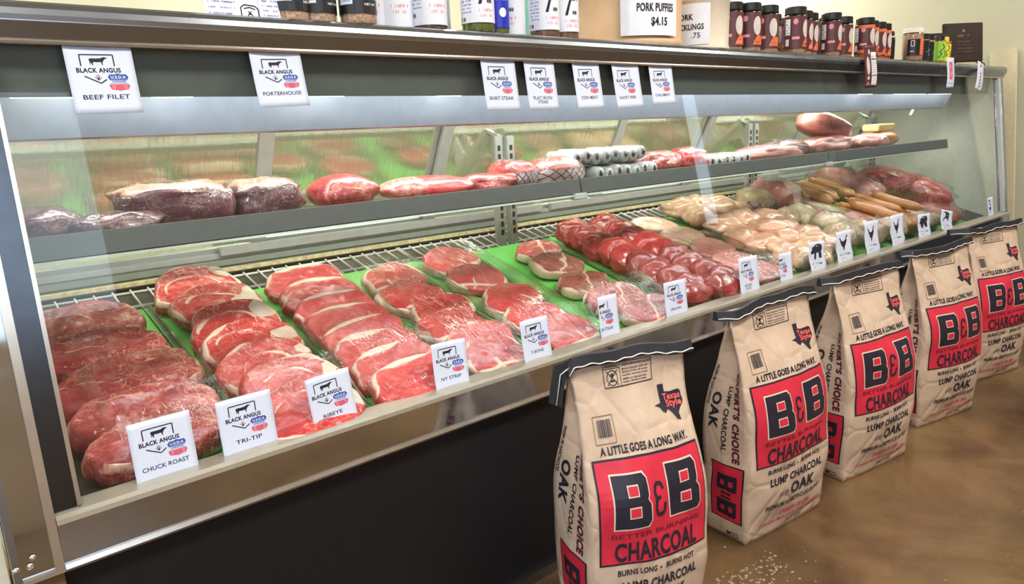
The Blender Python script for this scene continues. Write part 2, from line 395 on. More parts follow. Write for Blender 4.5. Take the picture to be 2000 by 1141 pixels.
tb = box('wall_sign', (3.30, 4.1, 2.56, 2.6, 1.9, 2.6), 'teal_paint'); tag(tb, 'teal sign board on the wall behind the spice bottles', 'sign')
cp = box('side_partition', (-0.40, -0.075, 0.02, 0.10, 0, 1.52), 'cream_panel'); tag(cp, 'cream partition panel at the left end of the meat case', 'partition')

# ------------------------------------------------------------------ the refrigerated case
GK = 0.12
def gy(z): return 0.02 + GK * (z - 0.65)      # y of the glass plane at height z
LEN = 5.05
case = empty('display_case', (0, 0, 0), label='long refrigerated meat display case with chrome trim and slanted glass front', cat='display case')
box('base_panel', (0.0, LEN, 0.008, 0.05, 0.03, 0.55), 'black_laminate', case)
box('base_body', (0.0, LEN, 0.05, 1.0, 0.0, 0.52), 'black_laminate', case)
box('kick_strip', (0.0, LEN, -0.002, 0.05, 0.0, 0.03), 'brushed_steel', case)
for i in range(9): mobj('screw', lathe([(0, 0.004), (0.005, 0.003), (0.007, 0)], 10), 'light_trim', case, (0.1 + i * 0.58, 0.007, 0.05), (R(90), 0, 0), True)
bump_prof = [(-0.0185, 0.556), (-0.0165, 0.634), (0.01, 0.636), (0.01, 0.55), (-0.01, 0.55)]
mobj('bumper_rail', extr(bump_prof, 0.002, LEN - 0.02), 'chrome', case)
mobj('bumper_lip', extr([(-0.022, 0.546), (-0.026, 0.552), (-0.022, 0.56), (-0.016, 0.56), (-0.008, 0.546)], 0.002, LEN - 0.02), 'light_trim', case)
mobj('rail_sill', extr([(-0.020, 0.632), (-0.019, 0.641), (-0.010, 0.646), (0.03, 0.650), (0.03, 0.636)], 0.002, LEN - 0.02), 'sill_metal', case)
# end frames following the glass plane
def slab(name, x0, x1, z0, z1, off, th, mat, par=case):
    p = [(gy(z0) + off, z0), (gy(z1) + off, z1), (gy(z1) + off + th, z1), (gy(z0) + off + th, z0)]
    return mobj(name, extr(p, x0, x1), mat, par)
slab('end_post', 0.0, 0.043, 0.645, 1.43, -0.020, 0.03, 'dark_steel')
slab('post_bead', 0.038, 0.045, 0.650, 1.43, -0.024, 0.03, 'light_trim')
slab('corner_trim', -0.013, 0.001, 0.55, 1.47, -0.036, 0.05, 'light_trim')
slab('end_cap', -0.060, -0.013, 0.553, 1.47, -0.024, 0.04, 'chrome')
slab('cap_trim', -0.071, -0.060, 0.545, 1.47, -0.034, 0.05, 'brushed_steel')
slab('cap_lip', -0.060, -0.012, 0.549, 0.556, -0.034, 0.04, 'light_trim')
box('base_corner', (-0.071, 0.0, -0.01, 0.06, 0.0, 0.549), 'wood_brown', case)
for (sx, sz) in ((-0.046, 0.575), (-0.040, 0.588), (-0.066, 0.58)):
    mobj('rivet', lathe([(0, 0.004), (0.004, 0.003), (0.006, 0)], 10), 'light_trim', case, (sx, gy(sz) - 0.025 - (0.01 if sx < -0.06 else 0), sz), (R(97), 0, 0), True)
slab('end_post', 5.000, 5.035, 0.65, 1.43, -0.022, 0.035, 'chrome')
slab('post_bead', 4.985, 5.000, 0.65, 1.43, -0.016, 0.02, 'lip_light')
slab('corner_trim', 5.035, 5.052, 0.55, 1.43, -0.016, 0.05, 'brushed_steel')
mobj('end_panel', extr([(0.03, 0.55), (gy(1.45) + 0.02, 1.45), (0.84, 1.45), (1.03, 0.98), (1.03, 0.5), (0.03, 0.5)], 5.0, 5.045), 'end_enamel', case)
mobj('end_panel', extr([(0.03, 0.55), (gy(1.45) + 0.02, 1.45), (0.84, 1.45), (1.03, 0.98), (1.03, 0.5), (0.03, 0.5)], -0.06, 0.035), 'end_enamel', case)
slab('front_glass', 0.036, 5.0, 0.645, 1.435, 0.0, 0.005, 'front_pane')
# canopy: bull-nosed top deck carrying the goods
cz = 1.432
nose = [(0.104, cz), (0.0895, 1.464)] + [(0.112 - 0.024 * math.cos(a), 1.474 + 0.024 * math.sin(a)) for a in [R(d) for d in (-20, 0, 25, 50, 75, 90)]] + [(0.84, 1.498), (0.84, 1.475), (0.13, 1.475), (0.115, cz)]
mobj('canopy', extr(nose, -0.072, 5.075), 'brushed_steel', case)
mobj('canopy_edge', extr([(0.100, cz - 0.003), (0.098, cz + 0.001), (0.100, cz + 0.004), (0.11, cz + 0.004), (0.12, cz - 0.003)], -0.072, 5.075), 'light_trim', case)
mobj('canopy_corner', extr([(p[0] - 0.003 if p[0] < 0.3 else p[0], p[1] + 0.001) for p in nose], 5.03, 5.082), 'brushed_steel', case)
# hood inside the glass
mobj('hood_panel', extr([(0.135, 1.476), (0.150, 1.345), (0.156, 1.345), (0.141, 1.476)], 0.03, 4.99), 'hood_grey', case)
box('lamp_tube', (0.1, 4.65, 0.42, 0.45, 1.345, 1.375), 'lamp_glow', case)
for q, (a, b_) in enumerate(((0.08, 0.20), (0.32, 0.40), (0.62, 0.75), (1.02, 1.10), (3.45, 3.60), (3.85, 4.25), (4.30, 4.62))): box('light_slot', (a, b_, 0.222, 0.226, 1.348, 1.358), 'lamp_glow', case)
mobj('light_housing', extr([(0.27, 1.356), (0.30, 1.276), (0.31, 1.272), (0.40, 1.290), (0.40, 1.356)], 0.03, 4.72), 'grey_enamel', case)
mobj('housing_end', extr([(0.265, 1.352), (0.298, 1.270), (0.41, 1.285), (0.41, 1.352)], 4.72, 4.76), 'lip_light', case)
box('hood_top', (0.0, 5.0, 0.13, 0.84, 1.455, 1.475), 'hood_grey', case)
# deck
DKS = 0.29; DKA = math.atan(DKS); DN_ = Vector((0, -DKS, 1)).normalized()
def DK(x, y, h=0.0): return Vector((x, y, 0.625 + DKS * (y - 0.05))) + DN_ * h
mobj('deck_pan', extr([(0.03, 0.595), (0.95, 0.862), (0.95, 0.84), (0.03, 0.55)], 0.03, 5.0), 'deck_dark', case)
box('deck_front_wall', (0.03, 5.0, 0.026, 0.034, 0.55, 0.632), 'deck_dark', case)
# rear sill rails and slanted sliding doors
box('rear_wall', (0.0, 5.0, 0.955, 1.0, 0.5, 0.912), 'sill_grey', case)
box('sill_rail', (0.035, 5.0, 0.915, 0.955, 0.852, 0.874), 'sill_grey', case, 0.003)
box('sill_rail', (0.035, 5.0, 0.925, 0.96, 0.876, 0.896), 'sill_grey', case, 0.003)
box('sill_rail', (0.035, 5.0, 0.938, 0.97, 0.897, 0.916), 'frame_alu', case, 0.003)
box('drain_edge', (0.035, 5.0, 0.895, 0.914, 0.862, 0.873), 'yellow_mottle', case)
box('track_cover', (0.66, 2.05, 0.925, 0.945, 0.908, 0.936), 'frame_alu', case, 0.002)
box('track_cover', (2.1, 3.9, 0.925, 0.945, 0.908, 0.936), 'frame_alu', case, 0.002)
DA = (1.0, 0.915); DB = (0.80, 1.325)
def dline(t, off=0.0):
    return (DA[0] + (DB[0] - DA[0]) * t - off * 0.87, DA[1] + (DB[1] - DA[1]) * t - off * 0.49)
MUL = [0.05, 0.80, 1.47, 2.44, 3.12, 4.10, 4.97]
for i in range(6):
    off = 0.0 if i % 2 else 0.022
    x0, x1 = MUL[i], MUL[i + 1]
    d = mobj('sliding_door', extr([dline(0, off), dline(1, off), dline(1, off + 0.012), dline(0, off + 0.012)], x0 - 0.02, x0 + 0.028), 'frame_alu', case)
    mobj('stile', extr([dline(0, off), dline(1, off), dline(1, off + 0.012), dline(0, off + 0.012)], x1 - 0.028, x1 + 0.02), 'frame_alu', d)
    mobj('bottom_bar', extr([dline(0, off), dline(0.08, off), dline(0.08, off + 0.012), dline(0, off + 0.012)], x0 + 0.028, x1 - 0.028), 'frame_alu', d)
    p0, p1 = dline(0.08, off + 0.006), dline(1.0, off + 0.006)
    mobj('pane', pymesh('pane', [(x0 + 0.02, p0[0], p0[1]), (x1 - 0.02, p0[0], p0[1]), (x1 - 0.02, p1[0], p1[1]), (x0 + 0.02, p1[0], p1[1])], [(0, 1, 2, 3)]), 'door_pane', d)
box('door_header', (0.0, 5.0, 0.74, 0.84, 1.31, 1.475), 'frame_alu', case)
# slotted uprights with back arms
def upright(x):
    for dx in (-0.03, 0.03):
        u = box('upright', (x + dx - 0.02, x + dx + 0.02, 0.775, 0.80, 0.80, 1.235), 'upright_steel', case, 0.003)
        mobj('slot', boxes([(x + dx - 0.006, x + dx + 0.006, 0.773, 0.776, 0.86 + 0.032 * k, 0.88 + 0.032 * k) for k in range(11)]), 'slot_dark', u)
    mobj('support_arm', tube([(x - 0.03, 0.785, 1.215), (x - 0.03, 0.80, 1.24), (x - 0.03, 0.84, 1.255)], 0.012, 6), 'upright_steel', case)
    mobj('support_gusset', extr([(0.80, 1.235), (0.80, 1.10), (0.815, 1.10), (0.87, 1.20), (0.84, 1.25)], x - 0.012, x + 0.012), 'end_enamel', case)
for x in (1.72, 3.47, 4.93): upright(x)
# shelf
shelf_secs = [(0.05, 1.595), (1.605, 3.27), (3.28, 4.76)]
for (a, b_) in shelf_secs:
    s = mobj('shelf_lip', extr([(0.272, 1.091), (0.264, 1.045), (0.268, 1.042), (0.292, 1.043), (0.280, 1.091)], a, b_), 'lip_grey', case)
    mobj('lip_edge', extr([(0.260, 1.037), (0.263, 1.042), (0.285, 1.042), (0.285, 1.037)], a, b_), 'sill_grey', s)
    sh = box('shelf_board', (a, b_, 0.285, 0.66, 1.060, 1.066), 'shelf_pane', case)
    box('under_rail', (a, b_, 0.64, 0.66, 1.035, 1.060), 'lip_grey', sh)
for x in (1.59, 3.275):
    box('shelf_clip', (x - 0.03, x + 0.03, 0.255, 0.28, 1.026, 1.046), 'lip_light', case, 0.003)
for x in (0.10, 1.69, 1.75, 3.44, 3.50, 4.70):
    mobj('shelf_bracket', extr([(0.29, 1.058), (0.79, 1.058), (0.79, 0.97), (0.70, 1.01), (0.29, 1.04)], x - 0.004, x + 0.004), 'lip_light', case)
mobj('lamp_arm', tube([(4.72, 0.36, 1.30), (4.72, 0.45, 1.285), (4.72, 0.47, 1.24)], 0.012, 6), 'lip_light', case)

# wire racks on the deck: each bar is a part
wire_me = tube([DK(0, 0.40, -0.014), DK(0, 0.885, -0.014)], 0.0028, 6)
for k in range(4):
    x0 = 0.05 + k * 1.235; x1 = x0 + 1.225
    rk = empty('wire_rack', (x0, 0, 0), label='white wire deck rack under the trays, %s from the left end' % ['first', 'second', 'third', 'last'][k], cat='wire rack', group='wire deck racks')
    for yy in (0.42, 0.62, 0.79, 0.88):
        mobj('cross_bar', tube([DK(0, yy, -0.020), DK(x1 - x0, yy, -0.020)], 0.0042 if yy != 0.79 else 0.006, 6), 'rack_white', rk, smooth=True)
    n = 26
    for i in range(n + 1): mobj('wire', wire_me, None, rk, ((x1 - x0) * i / n, 0, 0))
wire_me.materials.append(M['rack_white'])

# ------------------------------------------------------------------ trays
TR = [0.105, 0.38, 0.655, 0.93, 1.195, 1.465, 1.865, 2.26, 2.62, 3.15, 3.62, 4.15, 4.6]
TNAME = ['CHUCK ROAST', 'TRI-TIP', 'RIBEYE', 'NY STRIP', 'T-BONE', 'B STEAK', 'SIRLOIN', 'GROUND CHUCK']
def tray(i, x0, x1, label):
    L = 0.735; w = x1 - x0
    e = empty('meat_tray', DK(x0, 0.045, -0.008), (DKA, 0, 0), label, 'tray', 'meat trays on the deck')
    mobj('liner', boxes([(0.008, w - 0.008, 0.004, L - 0.004, 0, 0.003)]), 'green_plastic', e)
    for (a, b_) in ((0.0, 0.006), (w - 0.006, w)):
        mobj('side_wall', boxes([(a, b_, 0, L, 0.0, 0.022)], 0.0015), 'tray_clear', e)
    mobj('end_wall', boxes([(0.006, w - 0.006, 0, 0.004, 0, 0.016)]), 'tray_clear', e)
for i in range(8):
    tray(i, TR[i] + 0.002, TR[i + 1] - 0.002, 'green lined clear tray behind the %s card' % TNAME[i])
tray(8, 2.624, 3.146, 'green lined tray under the raw chicken breasts')
for i in range(9, 12): tray(i, TR[i] + 0.004, TR[i + 1] - 0.004, 'green lined tray under the %s' % ['clear bagged chicken', 'smoked sausage links', 'large bagged roasts'][i - 9])

# ------------------------------------------------------------------ meat
def nz(x, y, z, s): return noise.noise((x * s, y * s, z * s))
def slice_mesh(a, b, t, fat, seed=0, lump=0.05, nr=22, na=84, droop=0.0, sup=2.4, shape=None, top=0.002, rnd_=0.35):
    """cut of meat: outline in the xy plane, thickness t, 'fat' attribute from fat(x/a, y/b, rho, side)"""
    prof = [(i / nr * 0.93, 1.0, 0) for i in range(nr)] + [(0.93, 1.0, 0), (0.965, 1 - rnd_ * 0.35, 0.3), (0.99, 1 - rnd_, 0.7), (1.0, 0.3, 1), (1.005, -0.3, 1), (0.985, -0.75, 1), (0.9, -1.0, 1), (0.5, -1.0, 1), (0.0, -1.0, 1)]
    v = []; f = []; at = []
    for (rho, zz, side) in prof:
        for j in range(na):
            th = 2 * math.pi * j / na; c, s = math.cos(th), math.sin(th)
            q = (abs(c) ** sup + abs(s) ** sup) ** (-1 / sup)
            q *= 1 + lump * (nz(c, s, seed * 3.7, 1.3) + 0.5 * nz(c, s, seed * 2.1 + 9, 3.1))
            if shape: q *= shape(th)
            x, y = a * c * q * rho, b * s * q * rho
            z = zz * t / 2
            if zz > 0.9: z += top * 2.2 * nz(x, y, seed, 18) * (1 - rho ** 4)
            z -= droop * ((x / a) ** 2)
            fv = max(0.0, min(1.0, fat(x / a, y / b, rho, side)))
            if zz > 0.9: z += 0.0016 * fv + 0.0012 * nz(x, y, seed + 8, 60)
            v.append((x, y, z)); at.append(fv)
    k = len(prof)
    for i in range(k - 1):
        for j in range(na):
            j2 = (j + 1) % na; f.append((i * na + j, (i + 1) * na + j, (i + 1) * na + j2, i * na + j2))
    me = pymesh('meat', v, f, at)
    bm = bmesh.new(); bm.from_mesh(me); bmesh.ops.remove_doubles(bm, verts=bm.verts, dist=1e-6); bmesh.ops.recalc_face_normals(bm, faces=bm.faces); bm.to_mesh(me); bm.free()
    return me
def band(d, w): return max(0.0, 1 - abs(d) / w)
def sm(a, b, x):
    q = max(0.0, min(1.0, (x - a) / (b - a))); return q * q * (3 - 2 * q)
def rimfat(x, y, rho, seed, lo=0.80, freq=1.4, bias=0.0):
    """fat cap of uneven width along part of the edge"""
    n_ = nz(x / max(rho, .2), y / max(rho, .2), seed, freq) + bias
    w = 0.03 + 0.20 * max(0.0, n_)
    return sm(1 - w - 0.05, 1 - w + 0.03, rho) * (0.95 if n_ > -0.12 else 0.25)
def fat_ribeye(seed):
    r = random.Random(seed); cx = r.uniform(-0.22, -0.02); cy = r.uniform(-0.22, -0.06); a0 = r.uniform(0.2, 0.9)
    def f(x, y, rho, side):
        n = 0.22 * nz(x, y, seed, 1.7)
        e = math.hypot((x - cx) / 0.62, (y - cy) / 0.60) + n
        th = math.atan2(y - cy, x - cx); gate = sm(-1.5, -0.5, math.cos(th - a0) * 1.6) * (0.55 + 0.45 * sm(-.2, .3, nz(x, y, seed + 3, 2.0)))
        o = gate * band(e - 1.0, 0.10 + 0.16 * max(0, nz(x, y, seed + 5, 1.5)))
        o = max(o, rimfat(x, y, rho, seed, bias=0.10))
        o = max(o, 0.95 * sm(0.30, 0.10, math.hypot((x - 0.72) * 1.0, (y - 0.25) * 0.45) + 0.45 * nz(x, y, seed, 2.2)))
        o = max(o, 0.6 * band(math.sin(7 * x + 5 * y + 4 * nz(x, y, seed, 1.5)), 0.10) * sm(0.05, 0.3, nz(x, y, seed + 7, 1.8)))
        return o * (1 - 0.6 * side)
    return f
def fat_strip(seed):
    def f(x, y, rho, side):
        e = y - 0.74 + 0.22 * nz(x, y, seed, 1.5) - 0.10 * x
        o = sm(-0.05, 0.07, e)
        o = max(o, 0.8 * rimfat(x, y, rho, seed, bias=-0.12))
        o = max(o, 0.55 * band(y - 0.3 * nz(x, y, seed + 2, 1.6) + 0.25, 0.05) * sm(0.0, 0.25, nz(x, y, seed + 4, 1.7)))
        return o * (1 - 0.55 * side * (y < 0.5))
    return f
def fat_tbone(seed):
    r = random.Random(seed); k = r.choice((-1, 1)); ang = r.uniform(-0.35, 0.35)
    def f(x, y, rho, side):
        X = x * math.cos(ang) - y * math.sin(ang); Y = x * math.sin(ang) + y * math.cos(ang)
        w = 0.3 * nz(x, y, seed, 1.6)
        bone = band(Y + 0.66 + w * 0.5, 0.16) * sm(-0.8, -0.5, X * k)
        stem = 0.75 * band(X - 0.25 * k + w * 0.9, 0.10) * sm(0.15, -0.2, Y)
        seam = 0.7 * band(X + 0.35 * k + 0.5 * Y + w, 0.05) * sm(-.1, .3, nz(x, y, seed + 6, 2))
        return max(bone, stem, seam, rimfat(x, y, rho, seed, bias=0.08)) * (1 - 0.45 * side)
    return f
def fat_chuck(seed):
    def f(x, y, rho, side):
        w = 1.1 * nz(x, y, seed, 1.1) + 0.3 * nz(x, y, seed + 2, 3.0)
        s1 = math.sin(4.2 * y + 1.4 * x + 2.2 * w + seed)
        s2 = math.sin(3.4 * x - 4.0 * y + 2.4 * w + seed * 2)
        g = sm(-0.15, 0.25, nz(x, y, seed + 9, 1.6))
        return max(0.9 * band(s1, 0.12) * (0.35 + 0.65 * g), 0.8 * band(s2, 0.09) * g, 0.7 * rimfat(x, y, rho, seed, bias=-0.05)) * (1 - 0.5 * side)
    return f
def fat_none(seed):
    return lambda x, y, rho, side: 0.30 * (rho > 0.9) * max(0, nz(x, y, seed, 2))
def fat_club(seed):
    def f(x, y, rho, side):
        return max(0.95 * band(x - 0.12 - 0.35 * y + 0.25 * nz(x, y, seed, 2), 0.13), 0.8 * (side > 0.6) * sm(0.0, 0.3, nz(x, y, seed, 1.5)), rimfat(x, y, rho, seed, bias=-0.05)) * (1 - 0.3 * side)
    return f
ORD = ['first', 'second', 'third', 'fourth', 'fifth', 'sixth', 'seventh', 'eighth', 'ninth', 'tenth']
def lay(name, me, mat, x, y, t, b, tilt=0.0, rz=0.0, hx=0.0, label='', cat='meat', group=None, roll=0.0):
    h = t / 2 * math.cos(tilt) + b * math.sin(tilt) * 0.8 + hx
    o = mobj(name, me, mat, None, DK(x, y, h), (0, 0, 0), True)
    o.rotation_euler = (Matrix.Rotation(DKA + tilt, 3, 'X') @ Matrix.Rotation(roll, 3, 'Y') @ Matrix.Rotation(rz, 3, 'Z')).to_euler()
    return tag(o, label, cat, group)
def blob(rx, ry, rz, seed, e=1.0, amp=0.10, taper=0.0, nu=36, nv=20, fs=3.0, fatf=None, bend=0.0, uv=False):
    v = []; f = []; at = []; uvs = []
    sp = lambda c, p: math.copysign(abs(c) ** p, c)
    for i in range(nv + 1):
        ph = -math.pi / 2 + math.pi * i / nv
        for j in range(nu):
            th = 2 * math.pi * j / nu
            cx = sp(math.cos(ph), e) * sp(math.cos(th), e); cy = sp(math.cos(ph), e) * sp(math.sin(th), e); cz_ = sp(math.sin(ph), e)
            n_ = 1 + amp * nz(cx + seed * 5.1, cy, cz_, fs * 0.45) + amp * 0.45 * nz(cx, cy + seed * 3.3, cz_, fs)
            tp = 1 - taper * cx
            x = cx * rx * n_; y = cy * ry * n_ * tp; z = cz_ * rz * n_ * tp
            z -= bend * cx * cx
            v.append((x, y, z)); at.append(max(0, min(1, fatf(cx, cy, cz_))) if fatf else 0.0); uvs.append((cx * 0.5 + 0.5, cz_ * 0.5 + 0.5))
    for i in range(nv):
        for j in range(nu): f.append((i * nu + j, i * nu + (j + 1) % nu, (i + 1) * nu + (j + 1) % nu, (i + 1) * nu + j))
    me = pymesh('blob', v, f, at, uvs if uv else None)
    if not uv:
        bm = bmesh.new(); bm.from_mesh(me); bmesh.ops.remove_doubles(bm, verts=bm.verts, dist=1e-5); bm.to_mesh(me); bm.free()
    return me
# chuck roasts
for i, (x, y, a) in enumerate([(0.195, 0.605, 0.135), (0.205, 0.465, 0.142), (0.220, 0.325, 0.150), (0.216, 0.205, 0.142), (0.205, 0.112, 0.130)]):
    me = slice_mesh(a, [.078, .078, .076, .066, .062][i], 0.062, fat_chuck(i + 1.3), i + 1, 0.16, sup=2.5, droop=0.010, rnd_=0.6, top=0.006)
    lay('chuck_roast', me, 'beef_deep', x, y, 0.060, 0.07, R(9), R([3, -4, 5, -3, 4][i]), 0.002, 'thick marbled chuck roast in the leftmost tray, %s from the back' % ORD[i], 'beef', 'chuck roasts')
# ribeyes
for i, (x, y) in enumerate([(0.510, 0.715), (0.525, 0.60), (0.517, 0.48), (0.515, 0.375), (0.505, 0.265), (0.525, 0.17), (0.510, 0.075)]):
    me = slice_mesh(0.120, 0.088, 0.040, fat_ribeye(i + 11), i + 21, 0.13, sup=2.2, droop=0.008)
    lay('ribeye_steak', me, 'beef_bright', x, y, 0.040, 0.08, R(17), R([3, -6, 8, -3, 5, -8, 2][i]), 0.0, 'red ribeye steak with thick curled fat behind the TRI-TIP card, %s from the back' % ORD[i], 'steak', 'ribeye steaks in the second tray')
# strip steaks
for i, (x, y) in enumerate([(0.80, 0.655), (0.80, 0.555), (0.795, 0.465), (0.79, 0.38), (0.79, 0.295), (0.785, 0.225), (0.785, 0.15), (0.79, 0.075)]):
    me = slice_mesh(0.122, 0.062, 0.036, fat_strip(i + 31), i + 41, 0.09, sup=2.8, droop=0.008)
    lay('strip_steak', me, 'beef_strip', x, y, 0.036, 0.062, R(24), R([2, -3, 1, -4, 2, -2, 4, 0][i]), 0.0, 'strip steak with a pale fat edge behind the RIBEYE card, %s from the back' % ORD[i], 'steak', 'strip steaks in the third tray')
# porterhouse
for i, (x, y, rz) in enumerate([(1.065, 0.585, 5), (1.045, 0.455, -8), (1.075, 0.345, 12), (1.045, 0.255, -5), (1.07, 0.165, 9), (1.05, 0.08, -4)]):
    me = slice_mesh(0.108, 0.073, 0.030, fat_tbone(i + 51), i + 61, 0.18, sup=2.2, droop=0.005)
    lay('porterhouse_steak', me, 'beef_bright', x, y, 0.030, 0.073, R(13), R(rz), 0.0, 'bone-in steak behind the NY STRIP card, %s from the back' % ORD[i], 'steak', 'bone-in steaks in the fourth tray')
# t-bone
for i, (x, y, rz) in enumerate([(1.335, 0.64, 8), (1.325, 0.495, -10), (1.335, 0.33, 6), (1.315, 0.20, -6), (1.345, 0.09, 10)]):
    me = slice_mesh(0.110, 0.078, 0.028, fat_tbone(i + 71), i + 81, 0.18, sup=2.2, droop=0.004)
    lay('t_bone_steak', me, 'beef_strip', x, y, 0.028, 0.078, R(10), R(rz), 0.0, 'pinkish t-bone steak behind the T-BONE card, %s from the back' % ORD[i], 'steak', 't-bone steaks in the fifth tray')
# club steaks on the wide tray
for i, (x, y, rz) in enumerate([(1.705, 0.60, 5), (1.675, 0.465, -12), (1.655, 0.325, 4), (1.665, 0.185, -4), (1.70, 0.085, 3)]):
    me = slice_mesh([0.105, 0.105, 0.118, 0.125, 0.12][i], [0.066, 0.07, 0.068, 0.07, 0.065][i], 0.034, fat_club(i + 91), i + 101, 0.14, sup=2.2, droop=0.003)
    lay('club_steak', me, ['beef_bright', 'beef_brown', 'beef_brown', 'beef_deep', 'beef_deep'][i], x, y, 0.034, 0.068, R([4, 10, 5, 12, 14][i]), R(rz), 0.002, ['bright red steak alone at the back of the wide green tray', 'two-tone steak lapped over the red one in the wide green tray', 'brown oval steak in the middle of the wide green tray', 'marbled steak behind the B STEAK card in the wide green tray', 'frontmost marbled steak in the wide green tray'][i], 'steak', 'steaks in the wide green tray')
# sirloin filets, two close columns of thick round pieces
k = 0
for c_ in range(2):
    for r_ in range(9):
        x = 1.960 + c_ * 0.158 + (0.012 if r_ % 2 else 0); y = 0.650 - r_ * 0.068 - 0.020 * c_
        me = blob(0.092, 0.064, 0.040, k + 120, 0.80, 0.16, 0.05, 40, 22, 3.2, bend=0.008)
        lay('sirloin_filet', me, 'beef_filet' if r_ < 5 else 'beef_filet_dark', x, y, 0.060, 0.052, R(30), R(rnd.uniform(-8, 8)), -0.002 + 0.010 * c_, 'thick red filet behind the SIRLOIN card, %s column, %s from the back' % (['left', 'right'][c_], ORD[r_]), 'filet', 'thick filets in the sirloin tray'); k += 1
# pale cutlets
for i, (x, y, a, b_, rz) in enumerate([(2.45, 0.645, 0.12, 0.075, -20), (2.47, 0.50, 0.115, 0.078, -8), (2.47, 0.36, 0.12, 0.08, 6), (2.44, 0.23, 0.12, 0.075, -5), (2.47, 0.12, 0.12, 0.065, 4)]):
    me = slice_mesh(a, b_, 0.026, fat_none(i + 5), i + 150, 0.14, sup=2.2, droop=0.004)
    lay('pale_cutlet', me, 'pork_pale' if i < 2 else 'pork_pink', x, y, 0.026, b_, R(5), R(rz), 0.002, 'flat %s cutlet behind the GROUND CHUCK card, %s from the back' % ('pale tan' if i < 2 else 'pink', ORD[i]), 'cutlet', 'cutlets in the eighth tray')
def dput(name, me, mat, x, y, h, rz=0.0, tilt=0.0, label='', cat='meat', group=None, roll=0.0):
    o = mobj(name, me, mat, None, DK(x, y, h), (0, 0, 0), True)
    o.rotation_euler = (Matrix.Rotation(DKA + tilt, 3, 'X') @ Matrix.Rotation(rz, 3, 'Z') @ Matrix.Rotation(roll, 3, 'Y')).to_euler()
    return tag(o, label, cat, group)
# chicken breasts
CH = [(2.70, 0.70, -25, .055), (2.86, 0.70, 10, .055), (2.99, 0.68, -30, .05), (2.69, 0.58, 15, .06), (2.83, 0.575, -35, .075), (2.98, 0.56, 5, .06), (2.70, 0.47, -20, .06), (2.85, 0.455, 20, .078), (3.0, 0.44, -15, .06), (2.69, 0.36, 10, .05), (2.83, 0.34, -20, .075), (2.98, 0.33, 0, .062), (2.69, 0.255, -15, .045), (2.83, 0.235, 15, .066), (2.98, 0.225, -10, .062), (2.70, 0.17, 10, .05), (2.85, 0.165, -8, .065), (3.0, 0.15, 8, .055), (2.73, 0.115, 0, .035), (2.90, 0.11, 6, .04)]
for i, (x, y, rz, h) in enumerate(CH):
    me = blob(0.096, 0.066, 0.044, i + 3, 0.92, 0.30, 0.25 * (1 if i % 2 else -1), fs=2.6)
    dput('chicken_breast', me, 'chicken' if i < 18 else 'chicken_dull', x, y, h, R(rz), 0, 'raw pink chicken breast in the heap, %s row from the back, %s' % (ORD[i // 3] if i < 18 else 'front', ['left', 'middle', 'right'][i % 3] if i < 18 else ['left', 'right'][i - 18]), 'chicken', 'raw chicken breasts')
# clear bags of pale poultry and pork
BG = [(3.20, 0.16, 0.105, 0.075, 0.06, 'chicken_dull', 'clear bag of pale chicken just behind the pig card'), (3.30, 0.27, 0.11, 0.08, 0.06, 'chicken_dull', 'shiny clear bag of pale chicken in the middle of the poultry bags'), (3.27, 0.41, 0.10, 0.075, 0.055, 'fat_white', 'clear bag of pale fat below the white and yellow bag'),
      (3.43, 0.15, 0.10, 0.075, 0.055, 'chicken_dull', 'clear bag of chicken behind the second hen card'), (3.51, 0.25, 0.10, 0.08, 0.05, 'pork_pink', 'clear bag of pink pork pieces in front of the sausages'), (3.66, 0.14, 0.10, 0.07, 0.05, 'chicken_dull', 'clear bag of light chicken sausage behind the third hen card'), (3.86, 0.135, 0.10, 0.07, 0.05, 'sausage', 'clear bag of thin links behind the second hog card'), (4.06, 0.135, 0.10, 0.07, 0.05, 'chicken_dull', 'clear bag of pale links behind the last animal card')]
def bagged(name, me, film, mat, **k):
    o = dput(name, me, mat, **k); f_ = mobj('plastic_wrap', film, 'bag_film', o, smooth=True); return o
for i, (x, y, rx, ry, rz, mt, lb) in enumerate(BG):
    bagged('bagged_poultry', blob(rx, ry, rz, i + 40, 0.85, 0.22, 0.1, fs=3), blob(rx * 1.12, ry * 1.12, rz * 1.12, i + 60, 0.85, 0.3, 0.1, fs=5), mt, x=x, y=y, h=rz * 0.95, rz=R(rnd.uniform(-25, 25)), label=lb, cat='bagged meat', group='clear bags at the right of the deck')
def netpack(name, L, Wd, H, seed, mat):
    core = blob(L, Wd, H, seed, 0.8, 0.15, 0.1, fs=3)
    lab = blob(L * 1.02, Wd * 1.02, H * 1.02, seed, 0.8, 0.15, 0.1, fs=3, uv=True)
    bm = bmesh.new(); bm.from_mesh(lab); dl = [f_ for f_ in bm.faces if not (f_.calc_center_median().y < -Wd * 0.15 and -H * 0.8 < f_.calc_center_median().z < H * 0.30)]
    bmesh.ops.delete(bm, geom=dl, context='FACES'); bm.to_mesh(lab); bm.free()
    return core, lab
core, lab = netpack('n', 0.105, 0.08, 0.06, 3, 'chicken')
o = dput('netted_pack', core, 'chicken_dull', 3.10, 0.56, 0.10, R(-4), 0, 'bagged roast with crossed red lines on its label, above the chicken', 'bagged meat'); mobj('printed_label', lab, 'net_label', o, smooth=True)
mobj('plastic_wrap', blob(0.118, 0.088, 0.064, 9, 0.8, 0.22, 0.1, fs=5), 'bag_film', o, smooth=True)
o = dput('small_netted_pack', blob(0.09, 0.06, 0.045, 5, 0.85, 0.18), 'chicken_dull', 3.12, 0.40, 0.07, R(10), 0, 'smaller clear bag with a crossed label beside the chicken breasts', 'bagged meat')
mobj('plastic_wrap', blob(0.10, 0.067, 0.05, 8, 0.85, 0.25, fs=5), 'bag_film', o, smooth=True)
